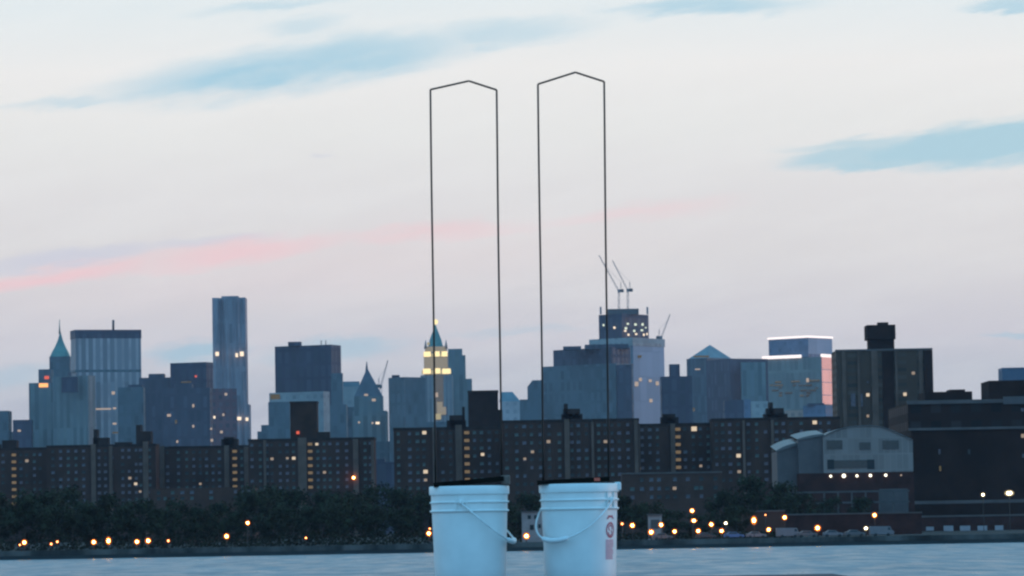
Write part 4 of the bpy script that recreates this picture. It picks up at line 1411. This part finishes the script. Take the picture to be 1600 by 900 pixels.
protos = [make_tree('leafy_tree', 12.5, 5.2, 11, 'leaf'), make_tree('leafy_tree', 13.5, 6.0, 12, 'leaf'),
          make_tree('leafy_tree', 12.0, 5.6, 13, 'leaf2'), make_tree('leafy_tree', 11.5, 4.6, 14, 'leaf')]
used = set()
TR = [
    # px, top row, Y, label
    (-8, 768, 880, 'tree cut by the left picture edge above the shore lamps'),
    (38, 772, 850, 'tree behind the leftmost pair of orange lamps'),
    (70, 764, 930, 'tall tree in front of the leftmost two brick slabs'),
    (88, 786, 846, 'tree behind the small reddish pair of lamps'),
    (112, 760, 940, 'round topped tree below the long brick slab, second hump from left'),
    (140, 786, 850, 'tree behind the round orange lamp left of the double glow'),
    (168, 774, 900, 'tree rising behind the tall double glow lamp'),
    (200, 790, 848, 'low tree left of the close orange lamp pair'),
    (222, 778, 915, 'tree rising behind the close orange lamp pair'),
    (255, 792, 850, 'low tree behind the small single lamp'),
    (285, 780, 925, 'tree hiding the left end of the low grey housing block'),
    (312, 795, 850, 'low tree between the small single lamp and the bright single lamp'),
    (340, 786, 900, 'tree in front of the middle of the low grey housing block'),
    (366, 800, 848, 'tree behind the bright single lamp under the raised lamp'),
    (392, 764, 935, 'tree at the right end of the low grey housing block'),
    (420, 757, 945, 'tallest tree below the brown black tower'),
    (432, 790, 852, 'tree right of the raised lamp in the left trees'),
    (458, 766, 920, 'tree under the pale stair bay of the brown black towered slab'),
    (480, 792, 850, 'tree behind the faint brownish lamp'),
    (502, 763, 940, 'tree hump below the lit windows of the fourth brick slab'),
    (530, 786, 852, 'tree on the bank left of the gap between the brick slabs'),
    (545, 768, 915, 'tree just under the orange lamp on the brick slab'),
    (580, 756, 945, 'tree hump at the right end of the fourth brick slab'),
    (585, 790, 850, 'tree on the bank below the gap between the brick slabs'),
    (622, 764, 925, 'tree below the left end of the slab behind the left wire frame'),
    (635, 790, 852, 'tree next left of the lamps at the left bucket'),
    (668, 766, 930, 'tree half hidden by the left side of the left bucket'),
    (720, 770, 905, 'tree hidden behind the left bucket'),
    (790, 776, 900, 'tree just right of the left bucket'),
    (828, 772, 925, 'tree above the small pale house between the buckets'),
    (870, 778, 890, 'tree hidden behind the right bucket'),
    (975, 772, 900, 'tree just right of the right bucket rim'),
    (1008, 784, 870, 'tree behind the mauve kiosk'),
    (1045, 796, 890, 'tree between the mauve kiosk and the stacked lamps'),
    (1090, 804, 860, 'low tree behind the stacked group of lamps'),
    (1128, 768, 930, 'tree left of the big dark tree below the domed hall wing'),
    (1172, 745, 960, 'big dark tree left of the domed hall wing, taller one'),
    (1218, 750, 950, 'big dark tree touching the domed hall wing'),
    (1150, 790, 870, 'low tree left of the brown shed'),
    (1250, 768, 935, 'low tree under the dark side of the domed hall'),
    (1292, 776, 940, 'small tree behind the left half of the yard frame'),
    (1345, 778, 942, 'small tree behind the right half of the yard frame'),
]
for i, (px, top, Yt, label) in enumerate(TR):
    k = (i * 7 + i // 3) % 4
    pr = protos[k]
    o = pr if k not in used else copy_tree(pr)
    used.add(k)
    zt_ = P(px, top, Yt).z
    hp = (12.5, 13.5, 12.0, 11.5)[k]
    s = (zt_ - GROUND) / (hp * 1.0)
    o.location = (P(px, top, Yt).x, Yt, GROUND)
    sx = max(s, 0.72)
    o.scale = (sx, sx, s)
    o.rotation_euler = (0, 0, (i * 2.39) % 6.28)
    tag(o, 'dark leafy ' + label, 'tree', 'trees along the far shore')
tagless = [p for i, p in enumerate(protos) if i not in used]
for p in tagless:
    for ch in list(p.children):
        bpy.data.objects.remove(ch)
    bpy.data.objects.remove(p)
# undergrowth along the bank: nobody could count it
rnd = random.Random(99)
mm = MB(); vs, fs = [], []
xa, xb = P(-60, 850, 835).x, P(1240, 850, 835).x
for i in range(9000):
    x = rnd.uniform(xa, xb)
    y = rnd.uniform(830, 875)
    hmax = 1.2 + 2.6 * (0.5 + 0.5 * noise.noise(Vector((x * 0.13, y * 0.05, 1.3))))
    if x > P(960, 850, 835).x:
        hmax *= 0.5
    p = Vector((x, y, GROUND + rnd.uniform(0.05, hmax)))
    sz = rnd.uniform(0.25, 0.5)
    nrm = Vector((rnd.gauss(0, 1), rnd.gauss(0, 1), rnd.gauss(0.4, 1))).normalized()
    t1 = nrm.orthogonal().normalized(); t2 = nrm.cross(t1)
    o = len(vs)
    vs += [p - t1 * sz, p - t2 * sz * .6, p + t1 * sz, p + t2 * sz * .6]
    fs.append([o, o + 1, o + 2, o + 3])
mm.add(vs, fs)
tag(mm.build('undergrowth', M['shrub']), 'low dark undergrowth on the bank below the trees', 'undergrowth', kind='stuff')

# ------------------------------------------------------------------ cars on the shore drive
M['c_white'] = surf('car_paint_white', (0.20, 0.16, 0.165), 0.35, var=0.06, scale=2)
M['c_grey'] = surf('car_paint_grey', (0.13, 0.105, 0.105), 0.35, var=0.06, scale=2)
M['c_blue'] = surf('car_paint_blue', (0.07, 0.13, 0.28), 0.35, var=0.06, scale=2)
M['c_red'] = surf('car_paint_red', (0.28, 0.06, 0.05), 0.35, var=0.06, scale=2)
M['c_dark'] = surf('car_paint_black', (0.035, 0.035, 0.04), 0.35, var=0.06, scale=2)
M['c_glass'] = surf('car_glass', (0.04, 0.05, 0.06), 0.12, var=0.1, scale=2)
M['tyre'] = surf('tyre_rubber', (0.025, 0.025, 0.025), 0.8, var=0.1, scale=4)


def car(label, px, paint, Y, van=False):
    x = P(px, 845, Y).x
    root = thing('parked_car', (x, Y, GROUND + 0.004), label, 'van' if van else 'car', 'vehicles on the shore drive')
    g = GROUND + 0.004
    if van:
        prof = [(-2.6, .35), (2.5, .35), (2.6, .9), (2.1, 1.25), (1.75, 2.05), (-2.5, 2.1), (-2.6, 1.9)]
        win = [(1.25, 1.3), (1.95, 1.3), (1.68, 1.9), (1.25, 1.9)]
    else:
        prof = [(-2.2, .35), (2.15, .35), (2.2, .7), (1.95, .85), (1.0, .98), (0.45, 1.42), (-1.0, 1.46), (-1.65, 1.05), (-2.15, 1.0)]
        win = [(-1.25, 1.02), (0.80, 1.02), (0.38, 1.36), (-0.95, 1.38)]
    m = MB()
    n = len(prof)
    m.add([(x + a, Y - 0.85, g + b) for a, b in prof] + [(x + a, Y + 0.85, g + b) for a, b in prof],
          [list(range(n)), list(range(2 * n - 1, n - 1, -1))] + [[i, n + i, n + (i + 1) % n, (i + 1) % n] for i in range(n)])
    o = m.build('body', M[paint], root); bv = o.modifiers.new('bevel', 'BEVEL'); bv.width = 0.06; bv.segments = 2
    m = MB()
    n = len(win)
    m.add([(x + a, Y - 0.87, g + b) for a, b in win] + [(x + a, Y + 0.87, g + b) for a, b in win],
          [list(range(n)), list(range(2 * n - 1, n - 1, -1))] + [[i, n + i, n + (i + 1) % n, (i + 1) % n] for i in range(n)])
    m.build('window', M['c_glass'], root)
    for wx in (-1.35, 1.35):
        for wy in (-0.8, 0.8):
            m = MB(); m.tube([(x + wx, Y + wy - 0.1, g + 0.33), (x + wx, Y + wy + 0.1, g + 0.33)], 0.33, 16); m.build('wheel', M['tyre'], root)


car('pale grey car under the low lamps right of the kiosk', 1036, 'c_grey', 819)
car('dark car between the stacked lamps and the white lamp', 1103, 'c_dark', 818)
car('blue car right of the low orange lamp under the white lamp', 1147, 'c_blue', 819)
car('white car beneath the tall double glow lamp', 1182, 'c_white', 820)
car('white van right of the low lamp before the brown shed', 1232, 'c_white', 820, True)
car('pale grey car left of the large red orange lamp', 1262, 'c_grey', 819)
car('white car right of the large red orange lamp', 1302, 'c_white', 820)
car('pale grey car left of the white lamp before the maroon wall', 1336, 'c_grey', 820)
car('white van at the right end of the parked row', 1378, 'c_white', 822, True)

# ------------------------------------------------------------------ haze
mm = MB(); mm.box(-4100, 4100, -70, 7600, -2.0, 420)
hz = mm.build('haze', None) if False else mm.build('haze', [])
mh = bpy.data.materials.new('haze_air'); mh.use_nodes = True
th_ = NT(mh.node_tree)
oh = th_.node('ShaderNodeOutputMaterial')
pv = th_.node('ShaderNodeVolumePrincipled')
pv.inputs['Color'].default_value = (0.86, 0.84, 1.0, 1)
pv.inputs['Density'].default_value = 0.000022
pv.inputs['Anisotropy'].default_value = 0.0
th_.link(pv.outputs[0], oh.inputs['Volume'])
hz.data.materials.append(mh)
tag(hz, kind='stuff')

# ------------------------------------------------------------------ sun and sky
SUN_AZ, SUN_EL = R(77), R(3)
sv = Vector((math.sin(SUN_AZ) * math.cos(SUN_EL), math.cos(SUN_AZ) * math.cos(SUN_EL), math.sin(SUN_EL)))
sl = bpy.data.lights.new('sun', 'SUN')
sl.energy = 0.38
sl.angle = R(6)
sl.color = (1.0, 0.72, 0.62)
so = bpy.data.objects.new('sun', sl)
so.rotation_euler = sv.to_track_quat('Z', 'Y').to_euler()
so.location = (60, 40, 60)
COL.objects.link(so)

w = bpy.data.worlds.new('World')
scene.world = w
w.use_nodes = True
t = NT(w.node_tree)
wo = t.node('ShaderNodeOutputWorld')
tc = t.node('ShaderNodeTexCoord')
sp = t.node('ShaderNodeSeparateXYZ')
t.link(tc.outputs['Generated'], sp.inputs[0])
dx, dy, dz = sp.outputs
yc = t.math('MAXIMUM', dy, 0.25)
uu = t.math('MULTIPLY', t.math('DIVIDE', dx, yc), 6.03)
vv = t.math('MULTIPLY', t.math('DIVIDE', dz, yc), 6.03)
cuv = t.node('ShaderNodeCombineXYZ')
t.link(uu, cuv.inputs[0]); t.link(vv, cuv.inputs[1])
uv = cuv.outputs[0]


def sky_uv(px, py):
    d = ray(px, py)
    return (d.x / d.y * 6.03, d.z / d.y * 6.03)


# streaky distortion along the cloud direction
mp = t.node('ShaderNodeMapping', vector_type='POINT')
mp.inputs['Rotation'].default_value = (0, 0, R(-9))
t.link(uv, mp.inputs[0])
st = t.vscale(mp.outputs[0], (3.2, 17.0, 1))
nA = t.noise(st, 1.0, 5, 0.6)
stf = t.vscale(mp.outputs[0], (11.0, 42.0, 1))
nB = t.noise(stf, 1.0, 4, 0.6)
off = t.math('ADD', t.math('MULTIPLY', t.math('SUBTRACT', nA, 0.5), 0.055), t.math('MULTIPLY', t.math('SUBTRACT', nB, 0.5), 0.035))
c2_ = t.node('ShaderNodeCombineXYZ')
t.link(t.math('MULTIPLY', off, 1.2), c2_.inputs[0]); t.link(off, c2_.inputs[1])
va = t.node('ShaderNodeVectorMath', operation='ADD')
t.link(uv, va.inputs[0]); t.link(c2_.outputs[0], va.inputs[1])
wuv = va.outputs[0]


def streak(p0, p1, width, soft=0.35, power=1.0):
    """soft ellipse from photo pixel p0 to p1, as a mask over sky directions"""
    a, b_ = sky_uv(*p0), sky_uv(*p1)
    ang = math.atan2(b_[1] - a[1], b_[0] - a[0])
    L_ = math.hypot(b_[0] - a[0], b_[1] - a[1]) / 2
    mpp = t.node('ShaderNodeMapping', vector_type='TEXTURE')
    mpp.inputs['Location'].default_value = ((a[0] + b_[0]) / 2, (a[1] + b_[1]) / 2, 0)
    mpp.inputs['Rotation'].default_value = (0, 0, ang)
    mpp.inputs['Scale'].default_value = (L_, width / 1000, 1)
    t.link(wuv, mpp.inputs[0])
    ln = t.node('ShaderNodeVectorMath', operation='LENGTH')
    t.link(mpp.outputs[0], ln.inputs[0])
    return t.math('MULTIPLY', t.rng(ln.outputs['Value'], 1.0, soft), power)


def union(ms):
    o = ms[0]
    for q in ms[1:]:
        o = t.math('MAXIMUM', o, q)
    return o


def lift(c, k=1.0):
    return tuple(x * k for x in s2l(*c))


# base colour by elevation, front half
SKY_GAIN = 1.0
ramp = t.node('ShaderNodeValToRGB')
el = ramp.color_ramp.elements
stops = [(822, (172, 182, 200)), (640, (184, 188, 201)), (585, (193, 196, 206)), (530, (208, 205, 212)), (470, (216, 212, 215)), (400, (223, 219, 219)),
         (300, (227, 224, 224)), (200, (233, 232, 230)), (100, (239, 237, 235)), (0, (229, 236, 238))]
VMAX = 0.9
for i, (py, c) in enumerate(stops):
    pos = (822 - py) / 1000 / VMAX
    e_ = el[i] if i < 2 else el.new(pos)
    e_.position = pos
    e_.color = (*lift(c, SKY_GAIN), 1)
t.link(t.math('DIVIDE', vv, VMAX, clamp=True), ramp.inputs[0])
base = ramp.outputs[0]
# faint mottling of the thin cloud sheet
mott = t.rng(nA, 0.35, 0.7)
base = t.mix(t.math('MULTIPLY', mott, 0.16), base, lift((246, 246, 244)))
# band: blue low, lilac and pink streaks, blue gaps higher
low = union([streak((190, 560), (420, 540), 24, 0.2), streak((380, 556), (680, 535), 26, 0.2, 0.8), streak((-60, 600), (110, 570), 26, 0.2, 0.5), streak((1500, 532), (1680, 524), 8, 0.2, 0.7), streak((650, 530), (960, 508), 9, 0.2, 0.35)])
base = t.mix(t.math('MULTIPLY', low, 0.8), base, lift((164, 197, 215)))
lilac = union([streak((-120, 430), (330, 378), 22, 0.2), streak((150, 392), (480, 366), 14, 0.2, 0.7), streak((470, 247), (530, 243), 6, 0.2, 0.5)])
base = t.mix(t.math('MULTIPLY', lilac, 0.6), base, lift((203, 205, 222)))
pink = union([streak((-200, 476), (380, 388), 26, 0.0), streak((100, 424), (640, 366), 32, 0.0, 0.9), streak((380, 396), (960, 336), 22, 0.0, 0.6), streak((760, 352), (1220, 314), 22, 0.0, 0.42), streak((-120, 456), (130, 430), 20, 0.0, 0.9), streak((-300, 500), (1300, 340), 90, 0.0, 0.16)])
base = t.mix(t.math('MULTIPLY', pink, 0.8), base, lift((246, 202, 206)))
gap = union([streak((60, 160), (860, 48), 54, 0.3, 0.9), streak((180, 143), (640, 80), 50, 0.3), streak((-80, 178), (330, 134), 15, 0.0, 0.5), streak((560, 75), (1000, 30), 36, 0.1, 0.6),
             streak((880, 18), (1330, 2), 24, 0.2, 0.8), streak((1480, 14), (1700, 6), 16, 0.3, 0.8), streak((380, 50), (560, 38), 22, 0.1, 0.45), streak((250, 28), (600, -12), 16, 0.1, 0.5)])
base = t.mix(t.math('MULTIPLY', gap, t.rng(nB, 0.25, 0.75, 0.78, 1.0)), base, lift((168, 207, 225)))
gap2 = union([streak((1192, 262), (1470, 228), 27, 0.4, 0.85), streak((1170, 262), (2000, 176), 42, 0.45), streak((1180, 236), (1560, 206), 18, 0.2, 0.7), streak((1180, 270), (1560, 246), 16, 0.2, 0.9)])
base = t.mix(t.math('MULTIPLY', gap2, 0.95), base, lift((173, 208, 222)))

# higher up and behind the viewer the sky is open dusk blue
high = t.rng(dz, 0.14, 0.42)
front = t.mix(high, base, (0.24, 0.66, 1.0))
behind = t.rng(dy, 0.55, -0.35)
back = t.mix(t.rng(dz, 0.0, 0.35), (0.30, 0.56, 0.88), (0.215, 0.70, 1.20))
dome = t.mix(behind, front, back)
# sunset glow low on the right, outside the picture
dotn = t.node('ShaderNodeVectorMath', operation='DOT_PRODUCT')
t.link(tc.outputs['Generated'], dotn.inputs[0])
sg = Vector((math.sin(R(60)), math.cos(R(60)), 0.02)).normalized()
dotn.inputs[1].default_value = sg
glowm = t.rng(dotn.outputs['Value'], math.cos(R(24)), math.cos(R(5)))
glowm = t.math('MULTIPLY', glowm, t.rng(dz, 0.26, 0.02))
dome = t.mix(glowm, dome, (1.45, 0.72, 0.62))
# dim below the horizon
dome = t.mix(t.rng(dz, -0.02, -0.10), dome, (0.10, 0.16, 0.20))
bg = t.node('ShaderNodeBackground')
t.link(dome, bg.inputs[0]); bg.inputs[1].default_value = 1.0
sk = t.node('ShaderNodeTexSky', sky_type='NISHITA')
sk.sun_disc = False
sk.sun_elevation = SUN_EL
sk.sun_rotation = SUN_AZ
sk.altitude = 10
sk.air_density = 1.0
sk.dust_density = 1.0
bg2 = t.node('ShaderNodeBackground')
t.link(sk.outputs[0], bg2.inputs[0]); bg2.inputs[1].default_value = 0.012
ad = t.node('ShaderNodeAddShader')
t.link(bg.outputs[0], ad.inputs[0]); t.link(bg2.outputs[0], ad.inputs[1])
t.link(ad.outputs[0], wo.inputs['Surface'])
w.cycles.sampling_method = 'AUTOMATIC'

# ------------------------------------------------------------------ picture settings
scene.view_settings.view_transform = 'Standard'
scene.view_settings.look = 'None'
scene.view_settings.exposure = 0
scene.view_settings.gamma = 1
scene.render.filter_size = 2.4
try:
    scene.cycles.filter_width = 2.4
    scene.cycles.pixel_filter_type = 'BLACKMAN_HARRIS'
    scene.cycles.volume_bounces = 1
    scene.cycles.max_bounces = 6
    scene.cycles.transparent_max_bounces = 12
    scene.cycles.sample_clamp_indirect = 4
except Exception:
    pass

# drop the helper property
for o in bpy.data.objects:
    if '_o' in o:
        del o['_o']
